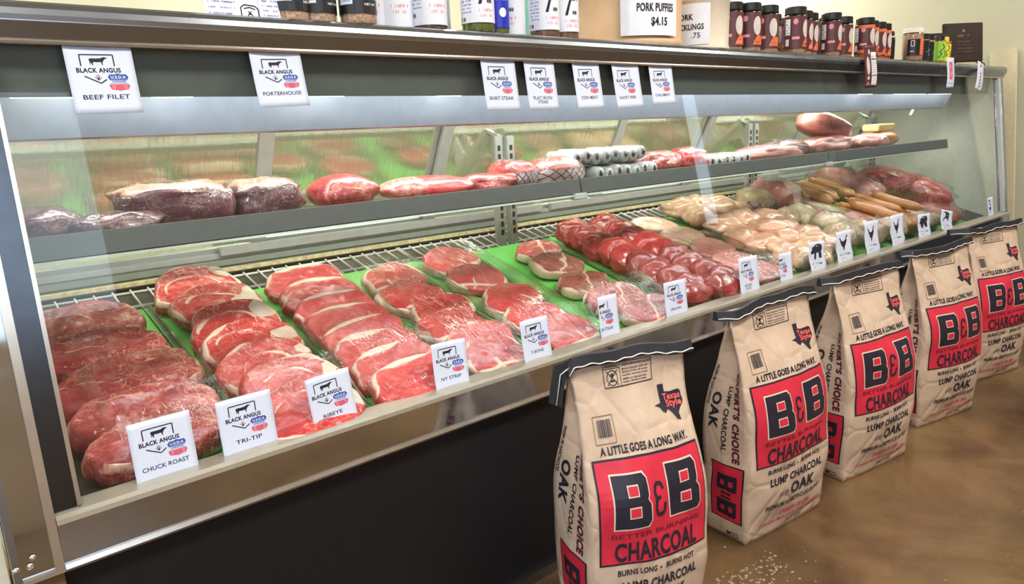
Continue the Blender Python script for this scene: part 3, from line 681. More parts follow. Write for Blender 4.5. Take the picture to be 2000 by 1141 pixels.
bagged('fat_bag', blob(0.13, 0.12, 0.085, 70, 0.85, 0.25, fs=3, fatf=lambda x, y, z: 0.9 if x > -0.2 else 0), blob(0.145, 0.13, 0.095, 71, 0.85, 0.3, fs=5), 'pork_pink', x=3.36, y=0.60, h=0.085, rz=R(-10), label='large white and yellow bag of fat and pink trimmings behind the poultry', cat='bagged meat')
bagged('pork_pack', blob(0.045, 0.15, 0.03, 74, 0.75, 0.15, fs=3), blob(0.05, 0.16, 0.036, 75, 0.75, 0.2, fs=5), 'pork_pink', x=3.47, y=0.43, h=0.04, rz=R(8), label='long pink pork pack lying left of the sausages', cat='bagged meat')
bagged('tenderloin_pack', blob(0.04, 0.15, 0.028, 76, 0.75, 0.15, fs=3), blob(0.045, 0.16, 0.034, 77, 0.75, 0.2, fs=5), 'fat_white', x=3.56, y=0.42, h=0.05, rz=R(10), label='slim wrapped pack with green and white print left of the sausages', cat='bagged meat')
# sausage links
def link_mesh(L, r, c):
    path = [(c * ((i / 12 - 0.5) ** 2) * 4, (i / 12 - 0.5) * L, 0) for i in range(13)]
    return tube(path, r, 12, lambda q: (max(0.0, 1 - abs(2 * q - 1) ** 6)) ** 0.5 * 0.9 + 0.12)
SA = [(3.58, 0.56, .05), (3.64, 0.57, .05), (3.70, 0.58, .05), (3.76, 0.59, .05), (3.61, 0.55, .095), (3.67, 0.56, .10), (3.73, 0.57, .10), (3.79, 0.55, .115), (3.86, 0.54, .11), (3.60, 0.32, .05), (3.66, 0.31, .05), (3.72, 0.32, .06), (3.78, 0.31, .09), (3.85, 0.31, .10), (3.92, 0.30, .09), (3.99, 0.29, .07), (3.70, 0.24, .10), (3.90, 0.24, .13)]
for i, (x, y, h) in enumerate(SA):
    me = link_mesh(0.27 if i % 3 else 0.24, 0.0235, 0.022 if i % 2 else -0.018)
    o = dput('sausage_link', me, 'sausage', x, y, h, R(rnd.uniform(-6, 14)), 0, 'golden brown smoked sausage link, number %s across the %s layer' % (ORD[i % 9], ['back', 'front'][i // 9]), 'sausage', 'smoked sausage links')
    mobj('casing_knot', tube([(0.0, 0.115, 0), (0.004, 0.128, 0.004), (0.0, 0.138, 0)], 0.004, 6), 'fat_white', o, smooth=True)
# large bagged roasts at the right end
bagged('smoked_ham', blob(0.095, 0.22, 0.085, 80, 0.85, 0.14, fs=2.4), blob(0.10, 0.235, 0.09, 81, 0.85, 0.2, fs=5), 'cured', x=4.10, y=0.58, h=0.085, rz=R(4), label='large rosy cured roast in clear wrap behind the sausages', cat='roast')
bagged('bagged_brisket', blob(0.12, 0.27, 0.085, 83, 0.8, 0.16, fs=2.6), blob(0.128, 0.29, 0.09, 84, 0.8, 0.22, fs=6), 'beef_deep', x=4.47, y=0.42, h=0.10, rz=R(6), label='large red vacuum bagged brisket at the right end of the deck', cat='roast')
bagged('bagged_grey_end', blob(0.13, 0.11, 0.04, 86, 0.8, 0.16, fs=2.6), blob(0.14, 0.12, 0.045, 87, 0.8, 0.22, fs=6), 'beef_brown', x=4.42, y=0.17, h=0.045, rz=R(6), label='flat greyish bagged cut in front of the large red brisket', cat='roast')

# ---- cling film sheets over the trays
def film_sheet(name, x0, x1, y0, y1, h, seed, label):
    nx, ny = 190, 36; v = []; f = []
    for j in range(ny + 1):
        for i in range(nx + 1):
            u, w = i / nx, j / ny; x = x0 + (x1 - x0) * u; y = y0 + (y1 - y0) * w
            edge = min(1.0, min(u, 1 - u) * 9) ** 0.6
            hh = 0.022 + (h - 0.022) * edge * (0.30 + 0.70 * sm(0.0, 1.0, w * (y1 - y0) / 0.13))
            fold = sm(-0.25, 0.35, nz(x, y, seed + 8, 7)) * (1 - 0.55 * w)
            hh += (0.0105 * (1 - abs(2 * nz(x * 12 + y * 0.9, y * 0.5, seed, 9))) ** 3 * fold + 0.004 * nz(x, y, seed + 3, 14)) * edge
            v.append(DK(x, y, hh))
    for j in range(ny):
        for i in range(nx): a = j * (nx + 1) + i; f.append((a, a + 1, a + nx + 2, a + nx + 1))
    o = mobj(name, pymesh('film', v, f), 'film', smooth=True); return tag(o, label, 'cling film', 'cling film over trays')
film_sheet('cling_film', 0.384, 0.651, 0.055, 0.34, 0.098, 1, 'creased cling film over the front of the tray behind the TRI-TIP card')
film_sheet('cling_film', 0.659, 0.926, 0.055, 0.42, 0.092, 2, 'creased cling film over the front of the strip steaks')
film_sheet('cling_film', 0.934, 1.191, 0.055, 0.70, 0.078, 3, 'creased cling film over the tray behind the NY STRIP card')
film_sheet('cling_film', 1.199, 1.461, 0.055, 0.70, 0.074, 4, 'creased cling film over the t-bone tray')
film_sheet('cling_film', 2.264, 2.616, 0.055, 0.46, 0.06, 5, 'creased cling film over the pink cutlets')
film_sheet('cling_film', 0.109, 0.376, 0.06, 0.34, 0.118, 6, 'cling film over the front chuck roasts in the leftmost tray')
film_sheet('cling_film', 1.469, 1.86, 0.055, 0.24, 0.085, 7, 'cling film over the front of the wide green tray')

# ------------------------------------------------------------------ shelf goods
SZ = 1.067
def sput(name, me, mat, x, y, h, rz=0.0, label='', cat='meat', group=None, roll=0.0):
    o = mobj(name, me, mat, None, (x, y, SZ + h), (0, roll, rz), True); return tag(o, label, cat, group)
def flap(name, pts, par):
    return mobj(name, pymesh('flap', pts, [tuple(range(len(pts)))]), 'bag_film', par)
def vac(name, x, y, rx, ry, rz, seed, mat, label, rot=0, e=0.7, fatf=None, cat='packed meat', flaps=True):
    o = sput(name, blob(rx, ry, rz, seed, e, 0.22, fs=4, fatf=fatf), mat, x, y, rz * 0.95, R(rot), label, cat, 'packed meats on the upper shelf')
    w = mobj('plastic_wrap', blob(rx * 1.05, ry * 1.06, rz * 1.06, seed + 1, e, 0.2, fs=5), 'bag_film', o, smooth=True)
    if flaps:
        n = 8; v = []; f = []
        for i in range(n + 1):
            yy = -ry * 0.8 + 1.6 * ry * i / n
            v += [(rx * 0.92, yy, -rz * 0.3), (rx * 1.12, yy * 0.8, 0.01 * math.sin(i * 2.2 + seed)), (rx * 1.26, yy * 1.05, 0.016 * math.sin(i * 1.7 + seed) + 0.012)]
        for i in range(n):
            for q in (0, 1): f.append((3 * i + q, 3 * i + q + 1, 3 * i + q + 4, 3 * i + q + 3))
        mobj('bag_flap', pymesh('flap', v, f), 'bag_film', w, smooth=True)
    return o
topfat = lambda x, y, z: 0.62 * sm(0.42, 0.75, z + 0.35 * nz(x, y, z, 2.0)) + 0.25 * max(0, nz(x, y, z, 4))
vac('sealed_pack', 0.120, 0.45, 0.075, 0.09, 0.035, 1, 'purple_beef', 'flat dull vacuum pack at the left end of the upper shelf')
vac('sealed_roast', 0.255, 0.37, 0.085, 0.06, 0.026, 3, 'purple_beef', 'small dark vacuum packed cut in front on the upper shelf')
vac('sealed_loin', 0.395, 0.44, 0.125, 0.085, 0.052, 5, 'purple_beef', 'large purple vacuum packed loin with a fat cap on the shelf', fatf=topfat, e=0.55)
vac('sealed_rib', 0.615, 0.44, 0.085, 0.08, 0.048, 7, 'purple_beef', 'vacuum packed rib roast right of the large purple loin', fatf=topfat, e=0.6)
sput('round_roast', blob(0.095, 0.085, 0.045, 9, 0.95, 0.14, 0.15), 'beef_deep', 0.835, 0.42, 0.044, R(-8), 'domed red roast standing alone on the upper shelf', 'roast')
sput('flank_cut', blob(0.155, 0.075, 0.034, 12, 0.95, 0.16, 0.2, fatf=lambda x, y, z: 0.45 if x < -0.3 else 0), 'beef_strip', 1.12, 0.42, 0.032, R(-6), 'long pointed bright red cut on the upper shelf', 'beef')
sput('skirt_cut', blob(0.11, 0.07, 0.030, 14, 0.95, 0.25, 0.1), 'beef_deep', 1.335, 0.41, 0.028, R(4), 'folded dark red cut between the long red cut and netted packs', 'beef')
for (x, y, L, Wd, H, sd, mt, lb) in ((1.455, 0.43, 0.075, 0.08, 0.046, 17, 'beef_bright', 'red meat pack with cross-hatched label, left of two on the shelf'), (1.620, 0.41, 0.11, 0.085, 0.046, 19, 'beef_brown', 'brown meat pack with cross-hatched label, right of two on the shelf')):
    core, lab = netpack('n', L, Wd, H, sd, mt)
    o = sput('netted_pack', core, mt, x, y, H * 0.95, R(3), lb, 'packed meat', 'packs with cross-hatched labels')
    mobj('printed_label', lab, 'net_label', o, smooth=True); mobj('plastic_wrap', blob(L * 1.06, Wd * 1.06, H * 1.08, sd + 1, 0.8, 0.22, 0.1, fs=5), 'bag_film', o, smooth=True)
def rollpack(x, y, z, n, label, seed, sp=0.047, Lr=0.07):
    e = empty('roll_pack', (x, y, SZ + z), (0, 0, R(-2)), label, 'packed meat', 'packs of ground meat rolls')
    rb = tube([(0, -Lr, 0), (0, -Lr * 0.9, 0), (0, -Lr * 0.5, 0), (0, Lr * 0.5, 0), (0, Lr, 0)], 0.026, 12, lambda q: 0.72 if q == 0 else (0.93 if q < 0.3 else 1.0))
    wn = blob(0.010, 0.006, 0.013, seed, 1, 0.3, nu=12, nv=8)
    for i in range(n):
        o = mobj('roll', rb, None, e, (i * sp, 0, 0.026 + 0.004 * math.sin(i * 2.1 + seed)))
        mobj('meat_window', wn, None, o, (0.004 * math.sin(i * 3 + seed), -Lr + 0.002, 0.001 * (i % 3)))
    rb.materials.append(M['roll_grey']); wn.materials.append(M['roll_window'])
    rb.polygons.foreach_set('use_smooth', [True] * len(rb.polygons))
    w = (n - 1) * sp / 2
    mobj('plastic_wrap', blob(w + 0.03, Lr * 1.08, 0.031, seed + 3, 0.55, 0.08, fs=6), 'bag_film', e, (w, 0, 0.027), smooth=True)
rollpack(1.79, 0.42, 0.0, 7, 'grey pack of ground meat rolls, lower of the two stacked packs', 3)
rollpack(1.70, 0.44, 0.058, 8, 'grey pack of ground meat rolls, upper of the two stacked packs', 6)
vac('sealed_red', 2.175, 0.43, 0.125, 0.085, 0.042, 21, 'beef_deep', 'red vacuum packed roast right of the stacked roll packs', e=0.85, flaps=False)
vac('sealed_red', 2.385, 0.43, 0.075, 0.08, 0.045, 23, 'beef_bright', 'small bright red vacuum pack before the grey rolls', e=0.85, flaps=False)
rollpack(2.46, 0.42, 0.0, 6, 'grey pack of ground meat rolls near the bright glass reflection', 9, 0.05)
vac('tenderloin_pack', 2.98, 0.41, 0.26, 0.075, 0.036, 27, 'cured', 'long pink tenderloin pack in the middle right of the shelf', e=0.8, flaps=False)
vac('dark_pack', 3.22, 0.47, 0.16, 0.08, 0.044, 29, 'purple_beef', 'dark round pack behind the long pink tenderloin pack', e=0.85, flaps=False)
vac('lamb_pack', 3.55, 0.42, 0.20, 0.085, 0.046, 31, 'cured', 'pale mauve pack under the large netted roast', e=0.8, flaps=False)
o = sput('stacked_roast', blob(0.20, 0.085, 0.065, 33, 0.85, 0.12, 0.12, fatf=lambda x, y, z: 0.55 if z > 0.55 else 0), 'cured', 3.62, 0.46, 0.135, R(-8), 'large round tied roast stacked on another pack on the shelf', 'roast', roll=R(12))
vac('sealed_shank', 4.02, 0.42, 0.15, 0.08, 0.042, 35, 'cured', 'pale wrapped shank right of the stacked roast', e=0.85, flaps=False)
sput('smoked_slab', blob(0.21, 0.09, 0.045, 37, 0.8, 0.1), 'smoked_brown', 4.28, 0.48, 0.044, R(4), 'smoked golden brown slab at the right end of the shelf', 'smoked meat')
o = box('butter_block', (-0.13, 0.13, -0.045, 0.045, 0, 0.04), 'butter', None, 0.006, loc=(4.33, 0.49, SZ + 0.092), rot=(0, 0, R(3))); tag(o, 'pale yellow block lying on the smoked slab', 'cheese block')

# ------------------------------------------------------------------ price cards
COW = [(0, .62), (.02, .78), (.10, .84), (.40, .82), (.62, .85), (.74, .95), (.80, 1.0), (.84, .96), (.95, .93), (1.0, .86), (.96, .80), (.88, .78), (.83, .70), (.78, .56), (.73, .44), (.71, .30), (.72, .06), (.66, .06), (.65, .30), (.60, .42), (.40, .38), (.24, .42), (.19, .30), (.20, .05), (.14, .05), (.11, .28), (.07, .36), (.05, .10), (.02, .10), (.03, .45)]
PIG = [(0, .50), (.02, .40), (.12, .36), (.22, .40), (.28, .42), (.30, .0), (.42, .0), (.44, .40), (.64, .44), (.66, .06), (.75, .06), (.77, .40), (.79, .06), (.88, .06), (.90, .45), (.96, .62), (.94, .82), (.84, .96), (.66, 1.0), (.46, .95), (.30, .86), (.20, .80), (.10, .86), (.11, .74), (.07, .62)]
HEN = [(.02, .86), (.0, .80), (.10, .64), (.14, .46), (.26, .28), (.42, .16), (.44, .04), (.40, .0), (.58, .0), (.54, .06), (.56, .18), (.68, .30), (.84, .46), (.92, .60), (.90, .76), (.98, .88), (.96, 1.0), (.84, .88), (.74, .68), (.58, .58), (.40, .58), (.24, .64), (.16, .78), (.10, .88)]
GOAT = [(.15, .92), (.40, 1.0), (.70, .98), (.92, .86), (1.0, .66), (.92, .46), (.80, .34), (.84, .14), (.78, .12), (.70, .32), (.62, .14), (.56, .14), (.58, .36), (.40, .34), (.22, .30), (.10, .02), (.03, .02), (.12, .34), (.32, .50), (.46, .66), (.48, .80), (.34, .86)]
def sil(p, shape, x, y, w, h):
    return p.poly([(x + a * w, y + b * h) for a, b in shape])
def greek(p, x, y, w, h, n, seed=1):
    r = random.Random(seed); c = w / n
    for i in range(n):
        if r.random() < 0.1: continue
        xx = x - w / 2 + i * c; q = r.randrange(3)
        p.rect(xx, y, xx + c * 0.28, y + h)
        if q: p.rect(xx, y + h * (0.72 if q == 1 else 0.36), xx + c * 0.75, y + h * (1.0 if q == 1 else 0.62))
        if q == 2: p.rect(xx + c * 0.5, y, xx + c * 0.78, y + h)
    return p
def card_base(name, x0, zb, w, h, curl, lean, label, off=-0.004, rot=0.0, torn=False, group=None, wav=0.0):
    """paper card lying against the outside of the front glass; returns (object, surface function)"""
    def fn(u, v, e=0.0):
        a, b = u - w / 2, v
        X = a * math.cos(rot) - b * math.sin(rot); Z = a * math.sin(rot) + b * math.cos(rot)
        z = zb + Z
        lift = curl * ((u / w - 0.0) - 0.5) ** 2 * 4 * 0.5 + curl * max(0, 0.5 - v / h) ** 2 * 2 + wav * math.sin(6 * u / w + 9 * v / h)
        y = gy(z) + off - lift - lean * (h - v) - e
        return Vector((x0 + w / 2 + X, y, z))
    n = 10; V = []; F = []
    rr = random.Random(int(x0 * 1000))
    for j in range(n + 1):
        for i in range(n + 1):
            u, v = w * i / n, h * j / n
            if torn and i in (0, n): u += rr.uniform(-1, 1) * w * 0.035
            V.append(fn(u, v))
    for j in range(n):
        for i in range(n): a = j * (n + 1) + i; F.append((a, a + 1, a + n + 2, a + n + 1))
    me = pymesh('card', V, F); o = mobj(name, me, 'card_paper', smooth=True)
    sm = o.modifiers.new('thickness', 'SOLIDIFY'); sm.thickness = 0.0006; sm.offset = 1.0
    tag(o, label, 'price card', group)
    return o, (lambda u, v: fn(u, v, 0.0009))
def angus(name_lines, x0, zb, w, h, label, curl=0.004, lean=0.0, rot=0.0, shift=0.0, group=None, LW=0.112, wav=0.0):
    o, fn = card_base('price_card', x0, zb, w, h, curl, lean, label, rot=rot, group=group, wav=wav)
    H = h; X = lambda q: q * LW - shift; Yv = lambda q: (1 - q) * H
    ok = lambda u, v: u > 0.001
    def put(p, nm, mt):
        keep = [q for q in p.f if all(0.0015 < p.v[i][0] < w - 0.001 for i in q)]
        p.f = keep
        if keep: p.put(nm, mt, o, fn, (0.02, 0.02))
    p = P(); lw = 0.0021
    p.path([(X(.21), Yv(.305)), (X(.21), Yv(.138)), (X(.69), Yv(.138)), (X(.69), Yv(.305))], lw)
    p.path([(X(.23), Yv(.45)), (X(.45), Yv(.555))], lw); p.path([(X(.45), Yv(.555)), (X(.54), Yv(.50))], lw)
    for dx, hh in ((-.05, .05), (-.025, .075), (0, .085), (.025, .07), (.05, .04)): p.line((X(.425), Yv(.51)), (X(.425 + dx), Yv(.51 - hh)), 0.0009)
    put(p, 'logo_frame', 'ink_black')
    p = P(); sil(p, COW, X(.335), Yv(.295), .27 * LW, .125 * H); put(p, 'cow_silhouette', 'ink_black')
    p = P(); p.text('BLACK ANGUS', X(.45), Yv(.400), .070 * H, .64 * LW, bold=0.04)
    put(p, 'brand_lettering', 'ink_black')
    for i, ln in enumerate(name_lines):
        p = P(); p.text(ln, X(.49), Yv(.79 + .085 * i), .068 * H, min(.82 * LW, LW * 0.068 * len(ln)), bold=0.012); put(p, 'cut_name', 'ink_black')
    sx0, sx1 = .56, .86; sm = (sx0 + sx1) / 2
    p = P().poly([(X(sx0), Yv(.465)), (X(sx0 + .03), Yv(.425)), (X(sm - .04), Yv(.425)), (X(sm), Yv(.410)), (X(sm + .04), Yv(.425)), (X(sx1 - .03), Yv(.425)), (X(sx1), Yv(.465)), (X(sx1 - .02), Yv(.505)), (X(sx0 + .02), Yv(.505))])
    put(p, 'shield_top', 'ink_blue')
    p = P().text('U.S.D.A', X(sm), Yv(.488), .042 * H, .22 * LW, bold=0.02); q = P(); q.v, q.f = p.v, p.f
    fn2 = lambda u, v: fn(u, v) + Vector((0, -0.0006, 0))
    q.f = [t_ for t_ in q.f if all(q.v[i][0] > 0.0015 for i in t_)]
    if q.f: q.put('shield_lettering', 'ink_white', o, fn2, None)
    p = P().text('CHOICE', X(sm), Yv(.547), .03 * H, .20 * LW, bold=0.03); p.rect(X(sx0 + .02), Yv(.515), X(sx1 - .02), Yv(.511)); p.rect(X(sx0 + .02), Yv(.560), X(sx1 - .02), Yv(.556)); put(p, 'grade_lettering', 'ink_blue')
    p = P().poly([(X(sx0 + .01), Yv(.570)), (X(sx1 - .01), Yv(.570)), (X(sx1), Yv(.600)), (X(sx1 - .03), Yv(.650)), (X(sm + .03), Yv(.660)), (X(sm), Yv(.672)), (X(sm - .03), Yv(.660)), (X(sx0 + .03), Yv(.650)), (X(sx0), Yv(.600))])
    put(p, 'shield_bottom', 'ink_red')
    p = P()
    for dx in (-.10, -.075, .075, .10): p.rect(X(sm + dx - .006), Yv(.645), X(sm + dx + .006), Yv(.580))
    p.f = [t_ for t_ in p.f if all(p.v[i][0] > 0.0015 for i in t_)]
    if p.f: p.put('shield_stripe', 'ink_pink', o, fn2, None)
    return o
CH_ = 0.126
GT, GB = 'cards hanging from the canopy', 'cards standing on the front rail'
for (nm, x0, w, rot, curl, lb) in ((['BEEF FILET'], 0.154, 0.110, 1.0, 0.003, 'BEEF FILET'), (['PORTERHOUSE'], 0.484, 0.110, 2, 0.006, 'PORTERHOUSE'), (['SKIRT STEAK'], 1.077, 0.114, 0, 0.004, 'SKIRT STEAK'), (['FLAT IRON', 'STEAK'], 1.224, 0.111, 0, 0.003, 'FLAT IRON STEAK'), (['STEW MEAT'], 1.410, 0.110, 1.5, 0.004, 'STEW MEAT'), (['SHORT RIBS'], 1.577, 0.122, 2, 0.005, 'SHORT RIBS'), (['CHILI MEAT'], 1.749, 0.116, 1.5, 0.003, 'CHILI MEAT')):
    h = 0.118 if lb != 'PORTERHOUSE' else 0.110
    if lb not in ('BEEF FILET', 'PORTERHOUSE', 'CHILI MEAT'): h = 0.127
    angus(nm, x0, 1.431 - h, w, h, 'white %s card hanging from the canopy over the glass' % lb, curl, 0.02, R(rot), group=GT)
for (nm, x0, w, rot, curl, shift, lb, h) in ((['CHUCK ROAST'], 0.138, 0.111, 0, 0.003, 0, 'CHUCK ROAST', 0.119), (['TRI-TIP'], 0.298, 0.112, 0, 0.004, 0, 'TRI-TIP', 0.118), (['RIBEYE'], 0.492, 0.104, 3, 0.007, 0.006, 'RIBEYE', 0.118), (['NY STRIP'], 0.808, 0.102, -2, 0.009, 0.004, 'NY STRIP', 0.118), (['T-BONE'], 1.097, 0.101, 0, 0.010, 0.002, 'T-BONE', 0.118), (['CLUB STEAK'], 1.402, 0.083, -1, 0.006, 0.034, 'B STEAK', 0.128), (['SIRLOIN'], 1.712, 0.115, -1, 0.004, 0, 'SIRLOIN', 0.118), (['GROUND', 'CHUCK'], 2.140, 0.124, -1, 0.006, 0, 'GROUND CHUCK', 0.134), (['PATTIES'], 2.412, 0.092, -2, 0.006, 0.036, 'TTIES', 0.112)):
    angus(nm, x0, 0.638, w, h, 'white %s card standing on the front rail against the glass' % lb, curl, 0.0, R(rot), shift, GB)
def animal(shape, x0, w, h, rot, label, seed, sw=0.58, sh=0.46):
    o, fn = card_base('animal_card', x0, 0.640, w, h, 0.006, 0.0, label, rot=R(rot), torn=True, group='animal cards on the front rail', wav=0.002)
    p = P(); sil(p, shape, w * (0.5 - sw / 2), h * 0.42, w * sw, h * sh); p.put('animal_silhouette', 'ink_black', o, fn, (0.02, 0.02))
    p = P(); greek(p, w * 0.52, h * 0.245, w * 0.62, h * 0.052, 11, seed); greek(p, w * 0.50, h * 0.125, w * 0.36, h * 0.052, 6, seed + 1); p.put('small_print', 'ink_black', o, fn, (0.02, 0.02))
animal(PIG, 2.640, 0.128, 0.122, -3, 'white paper card with a black pig on the front rail', 3, 0.78, 0.50)
animal(HEN, 2.875, 0.138, 0.136, 0, 'white paper card with a black hen, leftmost of the three hen cards', 5)
animal(HEN, 3.142, 0.138, 0.148, 0, 'white paper card with a black hen, middle of the three hen cards', 7, 0.52, 0.44)
animal(HEN, 3.412, 0.142, 0.148, 1, 'white paper card with a black hen, rightmost of the three hen cards', 9, 0.50, 0.44)
animal(PIG, 3.722, 0.152, 0.118, -2, 'white paper card with a black hog left of the last animal card', 11, 0.72, 0.50)
animal(GOAT, 4.010, 0.155, 0.108, -10, 'white tilted paper card with a black long-legged animal', 13, 0.62, 0.52)
o, fn = card_base('price_card', 4.735, 0.640, 0.092, 0.112, 0.004, 0, 'small white card at the far right end of the rail', rot=0)
p = P(); p.line((0.02, 0.10), (0.055, 0.085), 0.007); p.line((0.03, 0.078), (0.06, 0.066), 0.006); greek(p, 0.045, 0.022, 0.05, 0.008, 6, 4); p.put('lettering', 'ink_black', o, fn)
p = P(); p.disc(0.045, 0.048, 0.018, 0.011); p.put('shield', 'ink_blue', o, fn)

# hanging product labels at the right of the canopy
plain('label_maroon', lin(88, 44, 46), 0.4); plain('label_silver', lin(206, 196, 192), 0.35); plain('label_tan', lin(212, 196, 180), 0.5); plain('label_orange', lin(222, 110, 62), 0.4); plain('label_green', lin(150, 206, 62), 0.4); plain('label_yellow', lin(232, 212, 50), 0.4); plain('label_black', lin(26, 26, 30), 0.35); plain('label_blue', lin(30, 48, 180), 0.3)
def strip(name, x0, zt, w, h, rot, mat, label):
    def fn(u, v, e=0.0):
        a, b = u - w / 2, v - h
        X = a * math.cos(rot) - b * math.sin(rot); Z = a * math.sin(rot) + b * math.cos(rot)
        y = min(gy(zt + Z), 0.086) - 0.006 - 0.10 * max(0, -Z - 0.05) * 0.3 - 0.004 * math.sin(v * 28) - e
        return Vector((x0 + w / 2 + X, y - 0.003, zt + Z))
    V = [fn(w * i / 4, h * j / 14) for j in range(15) for i in range(5)]
    F = [(j * 5 + i, j * 5 + i + 1, j * 5 + i + 6, j * 5 + i + 5) for j in range(14) for i in range(4)]
    o = mobj(name, pymesh('strip', V, F), mat, smooth=True); sm = o.modifiers.new('thickness', 'SOLIDIFY'); sm.thickness = 0.0006; sm.offset = 1
    return tag(o, label, 'label'), (lambda u, v: fn(u, v, 0.001))
o, fn = strip('hanging_label', 3.165, 1.545, 0.118, 0.178, R(1.5), 'label_maroon', 'brown hanging product label with nutrition panel below the spice bottles')
P().rect(0.062, 0.012, 0.112, 0.150).put('nutrition_panel', 'ink_white', o, fn, (0.03, 0.012))
p = P(); [greek(p, 0.086, 0.016 + i * 0.0095, 0.04, 0.004, 9, i) for i in range(13)]; p.rect(0.063, 0.118, 0.11, 0.121); p.rect(0.063, 0.05, 0.11, 0.0525)
p.put('small_print', 'ink_black', o, lambda u, v: fn(u, v) + Vector((0, -.0006, 0)), (0.05, 0.012))
p = P(); p.disc(0.032, 0.092, 0.016, 0.038); p.disc(0.045, 0.150, 0.009, 0.011); p.rect(0.022, 0.034, 0.042, 0.048); p.path([(0.016, 0.010), (0.030, 0.024), (0.044, 0.010)], 0.004); p.put('oval_emblem', 'label_silver', o, fn, (0.03, 0.012))
o, fn = strip('hanging_label', 4.105, 1.520, 0.098, 0.150, R(1), 'card_paper', 'white hanging label with a red panel near the right end')
P().rect(0.030, 0.042, 0.072, 0.128).put('red_panel', 'ink_red', o, fn, (0.03, 0.012))
P().rect(0.028, 0.040, 0.074, 0.130).put('panel_border', 'bag_maroon', o, lambda u, v: fn(u, v) + Vector((0, .0005, 0)), (0.03, 0.012))
p = P(); p.path([(0.036, 0.06), (0.066, 0.05)], 0.005); p.disc(0.055, 0.072, 0.010, 0.014); p.disc(0.044, 0.105, 0.008, 0.012); p.put('panel_emblem', 'ink_pink', o, lambda u, v: fn(u, v) + Vector((0, -.0006, 0)), None)
p = P(); greek(p, 0.05, 0.018, 0.05, 0.007, 7, 4); p.put('small_print', 'ink_blue', o, fn)
o, fn = strip('hanging_label', 4.560, 1.505, 0.100, 0.150, R(-13), 'card_paper', 'tilted white hanging label at the right corner of the canopy')
p = P(); [p.path([(0.040, 0.016 + i * 0.018), (0.062, 0.022 + i * 0.018), (0.044, 0.030 + i * 0.018)], 0.005) for i in range(5)]; p.put('script_lettering', 'bag_maroon', o, fn, (0.03, 0.012))
P().disc(0.052, 0.134, 0.014, 0.008).put('red_emblem', 'ink_red', o, fn)

# ------------------------------------------------------------------ goods on top of the canopy
TZ = 1.4985
def cyl(r, a0=-math.pi / 2):
    return lambda u, v: Vector(((r + 0.0012) * math.cos(a0 + u / r), (r + 0.0012) * math.sin(a0 + u / r), v))
def copy_tree(o, loc, rz, label=None):
    c = o.copy(); COL.objects.link(c); c.location = loc; c.rotation_euler = (0, 0, rz)
    if label: c['label'] = label
    for ch in o.children:
        d = ch.copy(); COL.objects.link(d); d.parent = c
        for g in ch.children:
            e = g.copy(); COL.objects.link(e); e.parent = d
    return c
def bottle(name, r, h, body, capm, capr, caph, label_mat, l0, l1, label, cat='bottle', group=None, decor=None, glass='bottle_clear'):
    e = empty(name, (0, 0, 0), (0, 0, 0), label, cat, group)
    mobj('contents', lathe([(0, 0.003), (r * 0.90, 0.004), (r * 0.93, 0.012), (r * 0.93, h * 0.80), (0, h * 0.80)]), body, e, smooth=True)
    mobj('bottle_wall', lathe([(0, 0.0), (r * 0.9, 0.0), (r, 0.008), (r, h * 0.80), (r * 0.97, h * 0.84), (capr * 0.94, h - caph), (capr * 0.94, h - caph * 0.5)]), glass, e, smooth=True)
    cp_ = mobj('cap', lathe([(capr, h - caph), (capr, h - 0.003), (capr - 0.003, h), (0, h)], 32), capm, e)
    mobj('cap_ring', lathe([(capr, h - caph), (capr + 0.0012, h - caph + 0.001), (capr + 0.0012, h - caph + 0.004), (capr, h - caph + 0.005)], 32), capm, cp_)
    if label_mat: lb = mobj('label', lathe([(r + 0.0005, l0), (r + 0.0005, l1)], 40), label_mat, e, smooth=True)
    if decor: decor(e, cyl(r))
    return e
plain('spice_tan', lin(176, 134, 104), 0.8, var=0.3, scale=90); plain('spice_orange', lin(196, 110, 52), 0.8, var=0.3, scale=90); plain('cap_black', lin(24, 24, 26), 0.35); plain('cap_white', lin(226, 224, 214), 0.4); plain('cap_yellow', lin(226, 208, 60), 0.4); plain('relish_green', lin(96, 104, 44), 0.5, var=0.3, scale=120); plain('relish_brown', lin(120, 84, 56), 0.5, var=0.4, scale=120); plain('salt_mix', lin(196, 160, 134), 0.7, var=0.45, scale=160); plain('dark_wood', lin(44, 26, 20), 0.5, spec=0.2, var=0.25, scale=10); plain('wire_black', lin(34, 30, 28), 0.4, 0.6); plain('tub_cream', lin(222, 208, 188), 0.4, var=0.04); plain('snack_tan', lin(206, 170, 132), 0.5, var=0.12, scale=12); plain('snack_mix', lin(170, 110, 80), 0.5, var=0.5, scale=60); plain('label_white', lin(226, 228, 238), 0.45, var=0.02)
